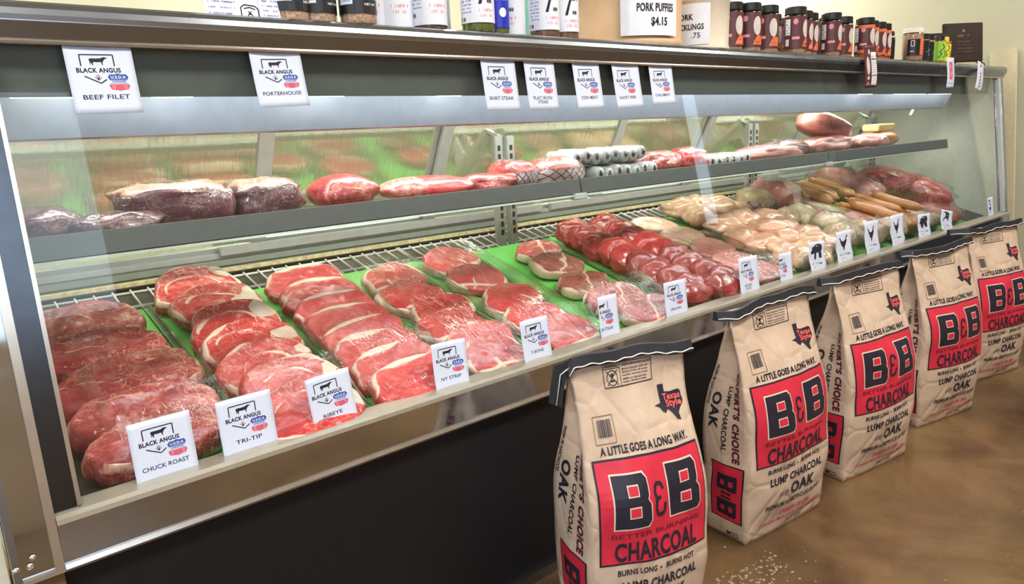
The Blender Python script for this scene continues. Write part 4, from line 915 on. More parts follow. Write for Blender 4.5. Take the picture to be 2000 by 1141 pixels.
def spice_decor(orange):
    def d(e, fn):
        p = P(); p.disc(0.018, 0.098, 0.017, 0.034); p.put('silver_oval', 'label_silver', e, fn, (0.006, 0.05))
        p = P(); p.disc(-0.028, 0.125, 0.009, 0.011); p.put('round_mark', 'ink_pink', e, fn, (0.006, 0.05)); P().rect(-0.040, 0.058, -0.012, 0.068).put('name_bar', 'ink_pink', e, fn, (0.006, 0.05)); P().rect(0.004, 0.036, 0.03, 0.043).put('weight_bar', 'ink_pink', e, fn, (0.006, 0.05))
        p = P(); p.rect(-0.070, 0.075, -0.048, 0.135); p.rect(-0.068, 0.034, -0.052, 0.060); p.put('nutrition_panel', 'ink_white', e, fn, (0.006, 0.05))
        p = P(); p.poly([(0.0, 0.03), (0.044, 0.03), (0.044, 0.06), (0.02, 0.066), (0.008, 0.05)])
        if orange: P().rect(-0.05, 0.132, 0.06, 0.146).put('orange_band', 'label_orange', e, fn, (0.006, 0.05)); P().rect(-0.05, 0.026, 0.0, 0.04).put('orange_base', 'label_orange', e, fn, (0.006, 0.05))
        p.put('orange_patch', 'label_orange', e, fn, (0.006, 0.05))
        p = P(); [greek(p, -0.059, 0.08 + i * 0.011, 0.018, 0.005, 5, i) for i in range(5)]; p.put('small_print', 'ink_black', e, lambda u, v: fn(u * 1.0, v) * 1.0 + Vector((0, -0.0003, 0)), (0.006, 0.05))
    return d
spA = bottle('spice_bottle', 0.043, 0.182, 'spice_tan', 'cap_black', 0.041, 0.028, 'label_maroon', 0.024, 0.146, '', 'spice bottle', 'large maroon-labelled spice bottles', spice_decor(False))
spB = bottle('spice_bottle', 0.041, 0.178, 'spice_orange', 'cap_black', 0.039, 0.028, 'label_maroon', 0.024, 0.146, '', 'spice bottle', 'orange-trimmed spice bottles', spice_decor(True))
spec = [(2.405, .24), (2.49, .215), (2.615, .215), (2.765, .18), (2.905, .225), (2.99, .245), (3.085, .19), (3.185, .25), (3.265, .225)]
for i, (x, y) in enumerate(spec):
    lb = 'black-capped spice bottle with a maroon label, %s from the white tubs' % ORD[i]
    if i == 0: spA['label'] = lb; spA.location = (x, y, TZ); spA.rotation_euler = (0, 0, R(-38))
    else: copy_tree(spA, (x, y, TZ), R([-38, -42, -50, -22, -25, -28, -25, -25, -28][i]), lb)
for i, (x, y) in enumerate([(2.56, .34), (2.70, .33), (2.86, .34), (3.03, .36), (3.17, .36), (3.34, .34), (3.47, .36)]):
    copy_tree(spA, (x, y, TZ), R(-30), 'spice bottle in the rear row behind the maroon labels, %s from the left' % ORD[i])
for i, (x, y) in enumerate([(3.375, .175), (3.51, .215), (3.605, .22), (3.70, .235)]):
    lb = 'black-capped spice bottle with orange on its label, %s of four' % ORD[i]
    if i == 0: spB['label'] = lb; spB.location = (x, y, TZ); spB.rotation_euler = (0, 0, R(-35))
    else: copy_tree(spB, (x, y, TZ), R(-32), lb)
def d_wh(e, fn):
    p = P(); p.rect(-0.045, 0.03, 0.012, 0.105); p.put('black_label', 'label_black', e, fn, (0.006, 0.05))
    p = P(); p.rect(0.012, 0.03, 0.045, 0.11); p.put('orange_label', 'label_orange', e, fn, (0.006, 0.05))
    p = P(); p.frame(-0.030, 0.072, -0.016, 0.098, 0.003); greek(p, -0.018, 0.045, 0.03, 0.006, 5, 3); p.put('label_mark', 'ink_white', e, lambda u, v: fn(u, v) * 1.0 + Vector((0, -0.0008, 0)), (0.006, 0.05))
e = bottle('spice_bottle', 0.046, 0.158, 'spice_tan', 'cap_white', 0.045, 0.022, None, 0, 0, 'spice bottle with a white cap and black and orange label', 'spice bottle', None, d_wh); e.location = (3.875, .16, TZ); e.rotation_euler = (0, 0, R(-40))
e = bottle('dark_bottle', 0.026, 0.15, 'label_black', 'cap_black', 0.022, 0.02, 'label_black', 0.02, 0.11, 'slim black bottle left of the white-capped bottle', 'bottle'); e.location = (3.795, .24, TZ)
def d_bl(e, fn):
    p = P(); p.path([(-0.016, 0.035), (-0.006, 0.045), (-0.016, 0.055), (-0.006, 0.068), (-0.014, 0.082)], 0.0025); greek(p, 0.02, 0.05, 0.02, 0.006, 4, 2); p.disc(-0.012, 0.025, 0.003, 0.003); p.put('label_mark', 'ink_white', e, fn, (0.006, 0.05))
blk = bottle('black_seasoning_bottle', 0.036, 0.142, 'spice_tan', 'cap_black', 0.034, 0.024, 'label_black', 0.012, 0.108, 'black seasoning bottle with white script, left of the pair', 'spice bottle', 'black seasoning bottles', d_bl); blk.location = (4.035, .18, TZ); blk.rotation_euler = (0, 0, R(-45))
copy_tree(blk, (4.155, .20, TZ), R(-35), 'black seasoning bottle with white script, right of the pair')
def d_zig(e, fn):
    p = P(); p.path([(-0.02, 0.03), (0.0, 0.05), (-0.012, 0.062), (0.012, 0.085), (0.0, 0.1)], 0.004); p.path([(0.004, 0.03), (0.02, 0.045), (0.012, 0.07)], 0.004); p.put('black_drawing', 'label_black', e, fn, (0.006, 0.05))
e = bottle('green_sauce_bottle', 0.033, 0.145, 'spice_orange', 'cap_black', 0.024, 0.028, 'label_green', 0.016, 0.112, 'small sauce bottle with a bright green label and black cap', 'bottle', None, d_zig); e.location = (4.27, .18, TZ); e.rotation_euler = (0, 0, R(-40))
e = bottle('yellow_sauce_bottle', 0.030, 0.145, 'spice_orange', 'cap_yellow', 0.018, 0.03, 'label_yellow', 0.016, 0.105, 'small sauce bottle with a yellow label and yellow cap', 'bottle', None, d_zig); e.location = (4.38, .19, TZ); e.rotation_euler = (0, 0, R(-40))
# plaques on a wire stand
def plaque(x, y, rz, label, w=0.21, h=0.23):
    e = empty('award_plaque', (x, y, TZ), (0, 0, rz), label, 'plaque', 'dark award plaques')
    b_ = mobj('board', boxes([(-w / 2, w / 2, -0.01, 0.01, 0.035, 0.035 + h)], 0.004), 'dark_wood', e, rot=(R(-8), 0, 0))
    mobj('engraved_plate', boxes([(-w * 0.42, w * 0.42, -0.0115, -0.0100, 0.085, 0.02 + h)]), 'dark_wood', b_)
    p = P(); p.disc(0, h - 0.01, 0.009, 0.009, 8); p.text('AWARD' if False else '', 0, 0, 0.01) if False else None
    greek(p, 0, h - 0.045, 0.07, 0.012, 6, 3)
    for i in range(4): greek(p, 0, h - 0.075 - i * 0.02, 0.11, 0.005, 14, i)
    p.put('engraving', 'wood_brown', b_, lambda u, v: Vector((u, -0.0125, v)))
    for s in (-1, 1):
        pts = [(s * w * 0.3, 0.06, 0.14), (s * w * 0.34, 0.0, 0.03), (s * w * 0.36, -0.035, 0.012), (s * w * 0.36, -0.045, 0.03)] + [(s * w * 0.36 + 0.014 * math.sin(a), -0.05, 0.012 + 0.010 * math.cos(a)) for a in [q * 0.7 for q in range(8)]]
        mobj('wire_stand', tube(pts, 0.0028, 6), 'wire_black', e, smooth=True)
    return e
plaque(4.60, .34, R(-44), 'dark wooden plaque partly hidden behind the sauce bottles', 0.30, 0.16)
plaque(4.88, .26, R(-40), 'dark wooden award plaque on a curled wire stand at the right corner', 0.235, 0.225)
# tubs of snacks
def tub(x, y, r, h, label, body, sign, rz):
    e = empty('snack_tub', (x, y, TZ), (0, 0, rz), label, 'tub', 'white snack tubs')
    mobj('tub_body', lathe([(0, 0), (r * 0.98, 0), (r, 0.006), (r, 0.02), (r * 0.975, 0.026), (r, h - 0.012), (r * 1.02, h - 0.01), (r * 1.02, h), (r * 0.98, h), (r * 0.96, h * 0.9), (0, h * 0.9)], 48), body, e, smooth=True)
    sign(e, cyl(r)); return e
def s1(e, fn):
    g = P().rect(-0.075, 0.03, 0.135, 0.30).put('paper_sign', 'label_white', e, lambda u, v: fn(u, v) + Vector((0, -0.006, 0)), (0.012, 0.4))
    p = P().text('PORK PUFFIES', 0.045, 0.102, 0.025, 0.138, bold=0.03); p.text('$4.15', 0.055, 0.060, 0.025, 0.062, bold=0.03)
    p.put('lettering', 'label_black', e, lambda u, v: fn(u, v) + Vector((0, -0.0072, 0)), (0.012, 0.4))
    p = P(); p.poly([(-0.085, 0.035), (-0.05, 0.032), (-0.045, 0.30), (-0.09, 0.30)]); p.put('clear_hanger', 'bag_film', e, lambda u, v: fn(u, v) + Vector((0, -0.010, 0)), (0.012, 0.03))
tub(1.90, 0.345, 0.205, 0.32, 'large cream snack tub with a PORK PUFFIES sign', 'snack_tan', s1, R(-30))
def s2(e, fn):
    P().rect(-0.09, 0.025, 0.055, 0.165).put('paper_sign', 'label_white', e, lambda u, v: fn(u, v), (0.012, 0.4))
    p = P().text('PORK', -0.035, 0.110, 0.020, 0.062, bold=0.03); p.text('CRACKLINGS', -0.03, 0.076, 0.020, 0.125, bold=0.03); p.text('.75', 0.005, 0.048, 0.018, 0.03, bold=0.01)
    p.put('lettering', 'label_black', e, lambda u, v: fn(u, v) * 1.0 + Vector((0, -0.001, 0)), (0.012, 0.4))
tub(2.275, 0.30, 0.115, 0.185, 'smaller white snack tub with a CRACKLINGS sign beside the spice bottles', 'tub_cream', s2, R(-60))
for i in range(3):
    a = i * 2.1 - 1.2; o = mobj('snack_bag', blob(0.045, 0.03, 0.04, i, 0.8, 0.3, nu=16, nv=10), 'snack_mix', None, (2.275 + 0.06 * math.cos(a), 0.30 + 0.06 * math.sin(a), TZ + 0.205 + 0.012 * (i % 3)), (0, 0, a), True); tag(o, 'small brown snack packet in the CRACKLINGS tub, %s' % ['nearest the front', 'at its right', 'at its left back'][i], 'snack packet', 'snack packets in the tub')
# preserve jars
def d_jar(e, fn):
    p = P(); p.path([(-0.006, 0.075), (0.004, 0.105), (0.006, 0.118)], 0.004); p.poly([(-0.012, 0.070), (-0.004, 0.070), (0.004, 0.10), (0.002, 0.115), (-0.003, 0.10)]); p.put('logo_drawing', 'ink_black', e, fn, (0.006, 0.05)); p = P()
    greek(p, 0.022, 0.073, 0.022, 0.010, 4, 3); greek(p, 0.02, 0.11, 0.03, 0.004, 7, 5); greek(p, -0.058, 0.03, 0.02, 0.010, 5, 6); p.put('logo_lettering', 'ink_black', e, fn, (0.006, 0.05))
    p = P(); greek(p, 0.012, 0.052, 0.045, 0.007, 8, 2); greek(p, 0.012, 0.038, 0.035, 0.007, 6, 4); p.put('label_script', 'ink_pink', e, fn, (0.006, 0.05))
    p = P(); [greek(p, -0.045, 0.05 + i * 0.009, 0.03, 0.0035, 10, i) for i in range(8)]; p.put('small_print', 'ink_blue', e, fn, (0.006, 0.05))
def jar(x, y, body, rz, label, l0=0.018, r=0.043, h=0.165):
    e = bottle('preserve_jar', r, h, body, 'cap_black', r * 0.9, 0.02, 'label_white', l0, 0.128, label, 'jar', 'white-labelled preserve jars', d_jar)
    e.location = (x, y, TZ); e.rotation_euler = (0, 0, R(rz)); return e
jar(0.835, .23, 'tub_cream', -30, 'white-labelled jar behind and left of the pickle jars', 0.006)
jar(0.905, .21, 'relish_brown', -35, 'white-labelled jar second from the black seasoning jar', 0.004)
jar(0.975, .17, 'relish_brown', -20, 'white-labelled jar with a dark base left of the green jar', 0.012)
jar(1.06, .27, 'relish_green', -60, 'white-labelled jar set back behind the green relish jar')
jar(1.128, .17, 'relish_green', -20, 'white-labelled jar of green relish left of the blue bottle', 0.026)
jar(1.30, .24, 'relish_brown', -62, 'white-labelled jar right beside the blue bottle', 0.012)
jar(1.385, .19, 'relish_brown', -22, 'white-labelled jar of brown relish in front of two others', 0.024)
jar(1.485, .21, 'relish_brown', -25, 'white-labelled jar of brown relish beside the PORK PUFFIES tub', 0.026)
def d_blue(e, fn):
    p = P(); p.disc(0.006, 0.06, 0.010, 0.012); greek(p, 0.004, 0.09, 0.03, 0.006, 6, 2); greek(p, 0.004, 0.10, 0.03, 0.006, 6, 3); p.put('white_mark', 'ink_white', e, fn, (0.006, 0.05))
e = bottle('blue_bottle', 0.030, 0.21, 'relish_green', 'cap_black', 0.02, 0.03, 'label_blue', 0.022, 0.15, 'slim bottle with a deep blue label among the jars', 'bottle', None, d_blue); e.location = (1.213, .19, TZ); e.rotation_euler = (0, 0, R(-25))
# black seasoning jars at the left
def d_sea(e, fn):
    p = P(); p.rect(-0.056, 0.045, -0.022, 0.11); p.put('white_panel', 'label_white', e, fn, (0.006, 0.05))
    p = P(); p.text('STEAK SEASONING', -0.014, 0.055, 0.007, 0.055, 'l', 0.03); p.text('NET WT', 0.004, 0.042, 0.005, 0.03, 'l', 0.02); p.put('lettering', 'ink_white', e, fn, (0.006, 0.05))
    p = P(); [greek(p, -0.039, 0.05 + i * 0.010, 0.027, 0.004, 8, i) for i in range(6)]; p.put('small_print', 'ink_blue', e, lambda u, v: fn(u, v) + Vector((0, -0.0006, 0)), (0.006, 0.05))
s0 = None
for i, (x, y, rz) in enumerate([(0.585, .24, 0), (0.625, .20, 10), (0.690, .20, 0), (0.775, .17, -14)]):
    lb = 'black-labelled steak seasoning jar, %s from the left' % ORD[i]
    if s0 is None:
        s0 = bottle('seasoning_jar', 0.042, 0.17, 'salt_mix', 'cap_black', 0.04, 0.024, 'label_black', 0.026, 0.14, lb, 'spice jar', 'steak seasoning jars', d_sea); s0.location = (x, y, TZ); s0.rotation_euler = (0, 0, R(rz))
    else: copy_tree(s0, (x, y, TZ), R(rz), lb)
# leaning notice
e = empty('notice_card', (0.435, 0.185, TZ), (R(-10), 0, R(-4)), 'white printed notice leaning among the goods at the left of the canopy', 'notice')
mobj('sheet', boxes([(0, 0.115, 0, 0.002, 0, 0.15)]), 'label_white', e)
fl = lambda u, v: Vector((u, -0.001, v))
p = P(); p.path([(0.072, 0.003), (0.072, 0.028), (0.080, 0.034), (0.102, 0.032), (0.108, 0.026), (0.108, 0.003)], 0.0022); p.path([(0.078, 0.026), (0.090, 0.029), (0.102, 0.025)], 0.002); p.ring(0.09, 0.010, 0.005, 0.0016, 12); p.line((0.086, 0.014), (0.094, 0.021), 0.0016); p.line((0.094, 0.014), (0.086, 0.021), 0.0016); p.put('emblem', 'ink_black', e, fl)
p = P(); [greek(p, 0.035, 0.012 + i * 0.012, 0.055, 0.003, 14, i) for i in range(8)]; p.put('small_print', 'ink_blue', e, fl)
o = box('folded_leaflet', (0, 0.045, 0, 0.003, 0, 0.13), 'label_white', loc=(0.545, 0.175, TZ), rot=(R(-8), 0, 0)); tag(o, 'narrow white leaflet between the notice and the black seasoning jars', 'leaflet')
p = P(); [greek(p, 0.024, 0.012 + i * 0.010, 0.034, 0.003, 9, i) for i in range(9)]; p.put('small_print', 'ink_blue', o, fl)

# ------------------------------------------------------------------ charcoal bags
BW, BD, BH = 0.378, 0.150, 0.715
def sst(a, b, x):
    q = max(0.0, min(1.0, (x - a) / (b - a))); return q * q * (3 - 2 * q)
# block letters for the logo (slab style B and &), unit height
BOUT = [(0, 0), (0.72, 0), (0.84, 0.10), (0.84, 0.42), (0.75, 0.51), (0.80, 0.58), (0.80, 0.90), (0.69, 1.0), (0, 1.0)]
def letterB(p, x, y, w, h, inner=True, grow=0.0, slant=0.0):
    """B with two square counters, made of rectangles and a notched bowl"""
    g = grow
    X = lambda a, b=0: x + a * w + slant * b; Yy = lambda b: y + b * h
    def poly(pts): p.poly([(X(a) + (g if a > 0.5 else -g) * 1.0, Yy(b) + (g if b > 0.5 else -g)) for a, b in pts])
    if g > 0:
        p.poly([(x - g, y - g), (x + 0.90 * w + g, y - g), (x + w + g, y + 0.10 * h), (x + w + g, y + 0.42 * h), (x + 0.92 * w + g, y + 0.52 * h), (x + 0.96 * w + g, y + 0.60 * h), (x + 0.96 * w + g, y + 0.90 * h), (x + 0.86 * w + g, y + h + g), (x - g, y + h + g)]); return p
    r = lambda a0, b0, a1, b1: p.rect(x + a0 * w, y + b0 * h, x + a1 * w, y + b1 * h)
    r(0, 0, 0.36, 1); r(0.36, 0, 0.90, 0.20); r(0.36, 0.42, 0.90, 0.60); r(0.36, 0.82, 0.86, 1.0)
    p.poly([(x + 0.70 * w, y + 0.20 * h), (x + 0.90 * w, y), (x + w, y + 0.10 * h), (x + w, y + 0.42 * h), (x + 0.92 * w, y + 0.52 * h), (x + 0.70 * w, y + 0.42 * h)])
    p.poly([(x + 0.68 * w, y + 0.60 * h), (x + 0.92 * w, y + 0.52 * h), (x + 0.96 * w, y + 0.60 * h), (x + 0.96 * w, y + 0.90 * h), (x + 0.86 * w, y + h), (x + 0.68 * w, y + 0.82 * h)])
    return p
TEX = [(.22, 1.0), (.42, 1.0), (.42, .79), (.60, .76), (.90, .80), (.96, .74), (.97, .60), (1.0, .50), (.97, .40), (.86, .30), (.76, .18), (.77, .0), (.66, .03), (.58, .16), (.50, .27), (.42, .33), (.33, .25), (.24, .30), (.16, .42), (.0, .48), (.23, .52)]
def charcoal_bag(loc, rz, seed, label, ear=0):
    e = empty('charcoal_bag', loc, (0, 0, rz), label, 'charcoal bag', 'paper charcoal bags along the case')
    r = random.Random(seed); wave = [r.uniform(-1, 1) for _ in range(6)]
    def disp(p):
        a = 0.0085 * nz(p.x + seed, p.y, p.z, 7) + 0.0036 * nz(p.x, p.y + seed, p.z, 16)
        b = 0.005 * nz(p.y, p.x + seed * 2, p.z, 8); k_ = sst(0, 0.05, p.z) * (1 - 0.8 * sst(0.62, 0.70, p.z))
        return Vector((b * k_ * 0.8, a * k_, 0))
    def yf(t): return BD * 0.5 * sst(0.5, 1.02, t) ** 1.15 - 0.012 * math.sin(math.pi * min(1, t / 0.7))
    def yb(t): return BD - (BD * 0.5 - 0.006) * sst(0.5, 1.02, t) ** 1.15 + 0.010 * math.sin(math.pi * min(1, t / 0.7))
    def xo(t): return 0.010 * math.sin(math.pi * min(1, t / 0.8)) + 0.004 * sst(0.8, 1, t)
    def front(u, s):
        t = s / BH; q = (u / BW) * 2 - 1; b = 0.026 * (1 - abs(q) ** 2.4) * (sst(-0.1, 0.25, t) * (1 - 1.0 * sst(0.55, 0.93, t)))
        p = Vector((u + xo(t) * q, yf(t) - b, s * (1 - 0.0 * t))); return p + disp(p)
    def side(w, s):
        t = s / BH; g = 0.060 * sst(0.42, 0.95, t) - 0.010 * math.sin(math.pi * min(1, t / 0.6)); tri = 1 - abs(2 * w - 1)
        p = Vector((-xo(t) + g * tri, yf(t) + (yb(t) - yf(t)) * w, s)); return p + disp(p)
    def side_r(w, s):
        t = s / BH; g = 0.060 * sst(0.42, 0.95, t) - 0.010 * math.sin(math.pi * min(1, t / 0.6)); tri = 1 - abs(2 * w - 1)
        p = Vector((BW + xo(t) - g * tri, yf(t) + (yb(t) - yf(t)) * w, s)); return p + disp(p)
    def back(u, s):
        t = s / BH; q = (u / BW) * 2 - 1; b = 0.022 * (1 - abs(q) ** 2.4) * (1 - 0.9 * sst(0.6, 1, t))
        p = Vector((u + xo(t) * q, yb(t) + b, s)); return p + disp(p)
    NF, NS, NR = 30, 10, 48; V = []; F = []
    for j in range(NR + 1):
        s = BH * j / NR
        V += [front(BW * i / NF, s) for i in range(NF)] + [side_r(i / NS, s) for i in range(NS)] + [back(BW * (1 - i / NF), s) for i in range(NF)] + [side(1 - i / NS, s) for i in range(NS)]
    n = 2 * (NF + NS)
    for j in range(NR):
        for i in range(n): F.append((j * n + i, j * n + (i + 1) % n, (j + 1) * n + (i + 1) % n, (j + 1) * n + i))
    F.append(tuple(reversed(range(n)))); F.append(tuple(range(NR * n, NR * n + n)))
    body = mobj('paper_sack', pymesh('sack', V, F), 'kraft_paper', e, smooth=True)
    S = 1.0
    def fr(off):
        def f(u, f_):
            s = BH * (1 - f_); p = front(u * BW, s); d = 0.004
            tx = front(u * BW + d, s) - front(u * BW - d, s); tz = front(u * BW, s + d) - front(u * BW, s - d)
            return p + tx.cross(tz).normalized() * off
        return f
    def sd(off):
        def f(w, f_):
            s = BH * (1 - f_); p = side(w, s); d = 0.03
            tx = side(min(1, w + d), s) - side(max(0, w - d), s); tz = side(w, s + 0.004) - side(w, s - 0.004)
            return p - tx.cross(tz).normalized() * off
        return f
    # print coordinates: metres on the flat front, origin top left, y down -> converted
    def FR(p, name, mat, off=0.0014):
        g = fr(off); return p.put(name, mat, e, lambda x, y: g(x / BW, -y / BH), (0.016, 0.016))
    Yd = lambda f_: -f_ * BH; cxm = 0.51 * BW
    FR(P().rect(0.055 * BW, Yd(.655), 0.965 * BW, Yd(.310)), 'logo_border', 'bag_black', 0.0010)
    FR(P().rect(0.055 * BW + .005, Yd(.655) + .005, 0.965 * BW - .005, Yd(.310) - .005), 'logo_panel', 'bag_red', 0.0018)
    lh = 0.165 * BH
    for (bx, bw) in ((0.165, 0.275), (0.615, 0.275)):
        bx *= BW; bw_ = bw * BW
        up = 0.006 if bx > 0.15 else 0.0
        FR(letterB(P(), bx, Yd(.525) + up, bw_, lh, grow=0.004), 'letter_outline', 'bag_cream', 0.0025)
        b_ = FR(letterB(P(), bx, Yd(.525) + up, bw_, lh), 'logo_letter', 'bag_black', 0.0033)
        for (a0, b0, a1, b1) in ((.36, .20, .70, .42), (.36, .60, .68, .82)):
            q_ = [bx + a0 * bw_, Yd(.525) + up + b0 * lh, bx + a1 * bw_, Yd(.525) + up + b1 * lh]
            FR(P().rect(*q_), 'letter_counter_rim', 'bag_cream', 0.0036); FR(P().rect(q_[0] + .003, q_[1] + .003, q_[2] - .003, q_[3] - .003), 'letter_counter', 'bag_red', 0.0042)
    p = P(); ax, ay, aw, ah = 0.475 * BW, Yd(.508), 0.105 * BW, 0.115 * BH
    p.path([(ax + .95 * aw, ay + .38 * ah), (ax + .80 * aw, ay + .12 * ah), (ax + .25 * aw, ay + .08 * ah), (ax + .10 * aw, ay + .28 * ah), (ax + .25 * aw, ay + .52 * ah), (ax + .60 * aw, ay + .55 * ah)], 0.0085)
    p.path([(ax + .25 * aw, ay + .52 * ah), (ax + .12 * aw, ay + .72 * ah), (ax + .30 * aw, ay + .93 * ah), (ax + .75 * aw, ay + .90 * ah), (ax + .85 * aw, ay + .74 * ah)], 0.0085)
    p.line((ax + .55 * aw, ay + .02 * ah), (ax + .55 * aw, ay + .16 * ah), 0.007); FR(p, 'ampersand', 'bag_black', 0.0030)
    p = P(); p.text('BETTER BURNING', cxm, Yd(.560), .017 * BH, .74 * BW, bold=0.0); FR(p, 'tagline', 'bag_maroon', 0.0028)
    p = P(); p.text('CHARCOAL', cxm, Yd(.643), .068 * BH, .70 * BW, bold=0.03); FR(p, 'product_name', 'bag_black', 0.0030)
    for a_ in (('A LITTLE GOES A LONG WAY.', cxm, Yd(.300), .026 * BH, .76 * BW, .035), ('BURNS LONG', .33 * BW, Yd(.693), .020 * BH, .30 * BW, .03), ('BURNS HOT', .70 * BW, Yd(.693), .020 * BH, .27 * BW, .03), ('LUMP CHARCOAL', cxm + .01, Yd(.752), .035 * BH, .66 * BW, .035), ('OAK', .60 * BW, Yd(.822), .052 * BH, .31 * BW, .045), ('PREMIUM HARDWOOD BLEND', cxm + .008, Yd(.866), .023 * BH, .70 * BW, .025)):
        FR(P().text(a_[0], a_[1], a_[2], a_[3], a_[4], bold=a_[5]), 'lettering', 'bag_black')
    FR(P().disc(.515 * BW, Yd(.685), .003, .003), 'bullet', 'bag_black')
    FR(P().text('With', .355 * BW, Yd(.815), .030 * BH, .11 * BW, bold=-0.005, slant=0.45, rot=R(6)), 'script_lettering', 'bag_black')
    FR(P().text('20LB 9.07kg', .58 * BW, Yd(.972), .015 * BH, .22 * BW, bold=0.02, slant=0.2), 'weight_lettering', 'bag_black')
    FR(P().text('CARBÓN DE LEÑA', .56 * BW, Yd(.912), .023 * BH, .40 * BW, bold=0.015), 'red_lettering', 'bag_red'); p = P(); p.text('CON UNA MEZCLA DE ROBLE Y MADERAS', .54 * BW, Yd(.943), .017 * BH, .80 * BW, bold=0.01); FR(p, 'red_lettering', 'bag_red')
    # warning box
    p = P(); x0, x1, y0, y1 = .27 * BW, .70 * BW, Yd(.103), Yd(.027); p.frame(x0, y0, x1, y1, .0022); p.line((x0 + .055, y0), (x0 + .055, y1), .0016); p.line((x0, y1 - .012), (x0 + .055, y1 - .012), .0016)
    p.ring(x0 + .028, y0 + .021, .017, .002); p.line((x0 + .010, y0 + .004), (x0 + .046, y0 + .038), .002); p.line((x0 + .010, y0 + .038), (x0 + .046, y0 + .004), .002); p.disc(x0 + .028, y0 + .026, .005, .005); p.rect(x0 + .02, y0 + .012, x0 + .036, y0 + .016)
    p.text('WARNING', x0 + .027, y1 - .0095, .007, .044, bold=0.03); p.text('CARBON MONOXIDE HAZARD', x0 + .110, y1 - .010, .006, .100, bold=0.03)
    for i, st in enumerate(('Burning charcoal inside can', 'kill you. It gives off carbon', 'monoxide, which has no odor.')): p.text(st, x0 + .062, y1 - .019 - .0075 * i, .0045, .088, 'l', 0.02)
    for i, st in enumerate(('NEVER burn charcoal inside', 'homes, vehicles or tents.')): p.text(st, x0 + .062, y1 - .0425 - .0065 * i, .0045, .082, 'l', 0.02)
    FR(p, 'warning_box', 'bag_black')
    # barcode square and state emblem
    p = P(); bx, by = .11 * BW, Yd(.265); p.frame(bx, by, bx + .062, by + .060, .0016); FR(p, 'barcode_frame', 'wood_brown')
    p = P(); r2 = random.Random(4); xx = bx + .010
    while xx < bx + .052:
        ww = r2.choice((.001, .0018, .0028)); p.rect(xx, by + .014, xx + ww, by + .052); xx += ww + r2.choice((.0009, .0014))
    FR(p, 'barcode', 'bag_black')
    tx, ty, tw, th = .675 * BW, Yd(.243), .275 * BW, .118 * BH
    FR(P().poly([(tx + a * tw, ty + b * th) for a, b in TEX]), 'state_emblem', 'bag_black')
    p = P(); p.text('Texas', tx + .62 * tw, ty + .56 * th, .015, .062, bold=0.03); FR(p, 'emblem_lettering', 'bag_pink', 0.0026); p = P(); p.text('Style', tx + .66 * tw, ty + .38 * th, .015, .056, bold=0.03); FR(p, 'emblem_lettering', 'bag_pink', 0.0026)
    # side gusset print (rotated lettering)
    def SD(p, name, mat, off=0.0014):
        g = sd(off); return p.put(name, mat, e, lambda x, y: g(max(0.0, min(1.0, x)), -y / BH), (0.06, 0.016))
    SD(P().rect(.10, Yd(.915), .80, Yd(.655)), 'side_panel_border', 'bag_black', 0.0010); SD(P().rect(.13, Yd(.910), .77, Yd(.660)), 'side_panel', 'bag_red', 0.0018)
    for sy in (.70, .82):
        q = letterB(P(), 0, 0, 1, 1); q.v = [(0.24 + 0.42 * b, Yd(sy + .075 * a)) for a, b in q.v]; SD(q, 'side_letter', 'bag_black', 0.0028)
    p = P(); p.path([(.36, Yd(.79)), (.55, Yd(.785)), (.55, Yd(.805)), (.36, Yd(.81))], .05 * 0.15); SD(p, 'side_ampersand', 'bag_black', 0.0028)
    def vtext(st, w, f0, f1, wid, bold):
        v, f, tw_ = text2d(st, bold); q = P(); q.add([(w + wid * b, Yd(f0 + (f1 - f0) * a / tw_)) for a, b in v], f); return q
    # w grows to the back; letters stand with their heads to the front
    def vt(st, w, f0, f1, wid, bold):
        v, f, tw_ = text2d(st, bold); q = P(); q.add([(w - wid * b, Yd(f0 + (f1 - f0) * a / tw_)) for a, b in v], f); return q
    SD(vt("EXPERT'S CHOICE", .34, .265, .640, .15, 0.05), 'side_title', 'bag_maroon')
    SD(vt('LUMP CHARCOAL', .56, .33, .60, .11, 0.03), 'side_lettering', 'bag_black'); SD(vt('OAK', .86, .36, .52, .20, 0.04), 'side_lettering', 'bag_black'); SD(vt('PREMIUM HARDWOOD', .97, .24, .42, .07, 0.02), 'side_lettering', 'bag_black')
    p = P(); p.text('.COM', .30, Yd(.985), .016, .30, bold=0.03); SD(p, 'side_address', 'bag_black')
    # sewn black tape along the top
    N = 36; V = []; F = []; th_ = []
    x_a, x_b = (-0.012 if ear == 1 else -0.03 if ear == 0 else -0.05), BW + 0.022
    def tp(x):
        q = (x - x_a) / (x_b - x_a)
        y = BD * 0.5 - 0.003 + 0.005 * math.sin(5 * q + wave[0] * 3) + 0.004 * wave[1] * math.sin(9 * q); z = BH - 0.002 + 0.004 * wave[4] * math.sin(13 * q) + 0.008 * math.sin(4.2 * q + wave[2] * 3) * (1 if ear != 1 else 0.25)
        dr = max(0.0, -x) if x < 0 else 0.0
        return Vector((x, y + dr * (1.2 if ear != 1 else 0.5), z - dr * (1.5 if ear == 1 else 0.15)))
    for i in range(N + 1):
        x = x_a + (x_b - x_a) * i / N; c = tp(x)
        lo, hi = (-0.014, 0.013)
        V += [c + Vector((0, -0.0125, lo)), c + Vector((0, -0.005, hi)), c + Vector((0, 0.005, hi)), c + Vector((0, 0.008, lo))]; th_.append(c + Vector((0, -0.0135, -0.008 + 0.002 * math.sin(i * 1.3))))
    for i in range(N):
        for q in range(4): F.append((4 * i + q, 4 * i + (q + 1) % 4, 4 * i + 4 + (q + 1) % 4, 4 * i + 4 + q))
    F += [(3, 2, 1, 0), (4 * N, 4 * N + 1, 4 * N + 2, 4 * N + 3)]
    tpo = mobj('sewn_tape', pymesh('tape', V, F), 'tape_black', e)
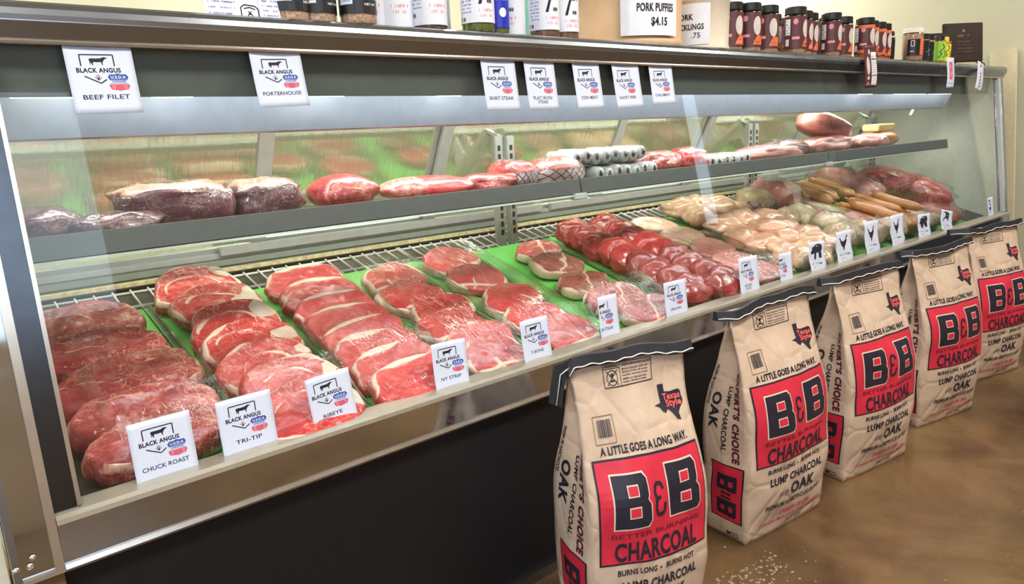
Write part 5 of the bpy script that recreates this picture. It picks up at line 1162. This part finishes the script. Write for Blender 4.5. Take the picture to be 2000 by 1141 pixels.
    mobj('stitching', tube(th_, 0.0016, 5), 'thread_white', tpo, smooth=True)
    if ear == 1:
        flp = [(-0.004, BD * .5 - .002, BH + .006), (-0.034, BD * .5 + .02, BH - .012), (-0.048, BD * .5 + .03, BH - .105), (-0.022, BD * .5 + .012, BH - .112), (-0.014, BD * .5 + .006, BH - .05), (-0.002, BD * .5 - .002, BH - .03)]
        V = [Vector(p_) for p_ in flp] + [Vector(p_) + Vector((0, .008, 0)) for p_ in flp]; n = 6
        mobj('tape_ear', pymesh('ear', V, [tuple(range(n)), tuple(reversed(range(n, 2 * n)))] + [(i, (i + 1) % n, n + (i + 1) % n, n + i) for i in range(n)]), 'tape_black', tpo)
        mobj('stitching', tube([(-0.008, BD * .5 - .008, BH - .01), (-0.026, BD * .5 + .008, BH - .03), (-0.036, BD * .5 + .016, BH - .106)], 0.0016, 5), 'thread_white', tpo, smooth=True)
    return e
BAGS = [((0.985, -0.325, 0.001), -19, 1, 'kraft paper charcoal bag nearest the viewer, cut off by the picture edge', 1), ((1.665, -0.315, 0.001), -6, 2, 'kraft paper charcoal bag, second from the viewer', 0), ((2.255, -0.335, 0.001), -9, 3, 'kraft paper charcoal bag in the middle of the row of five', 0), ((2.905, -0.335, 0.001), -12, 4, 'kraft paper charcoal bag, second from the right wall', 0), ((3.605, -0.298, 0.001), -15, 5, 'kraft paper charcoal bag farthest away, beside the right wall', 2)]
for (l, a, s, lb, er) in BAGS:
    bag_ = charcoal_bag(l, R(a), s * 3.3, lb, er)
    if s == 1: bag_.scale = (0.81, 1.15, 1.01)      # fuller, so narrower and deeper

# crumbs of charcoal dust and paper on the floor
V = []; F = []; r = random.Random(5)
for i in range(230):
    a = r.gauss(0, 1); x = 1.52 + r.gauss(0, 0.07) + 0.05 * a; y = -0.42 + r.gauss(0, 0.05) - 0.02 * a; s = r.uniform(0.0015, 0.006) ; o_ = len(V); t0 = r.uniform(0, 6)
    if i > 170: x = r.uniform(1.3, 3.6); y = r.uniform(-1.1, -0.45); s *= 0.6
    for k_ in range(4): V.append((x + s * math.cos(t0 + k_ * 1.57) * r.uniform(.5, 1.6), y + s * math.sin(t0 + k_ * 1.57), 0.0006))
    V.append((x, y, 0.0006 + s * 0.6)); F += [(o_ + k_, o_ + (k_ + 1) % 4, o_ + 4) for k_ in range(4)]
plain('crumb_pale', lin(150, 134, 112), 0.8)
o = mobj('floor_crumbs', pymesh('crumbs', V, F), 'crumb_pale'); tag(o, 'pale crumbs and flakes scattered on the brown floor', 'crumbs', kind='stuff')
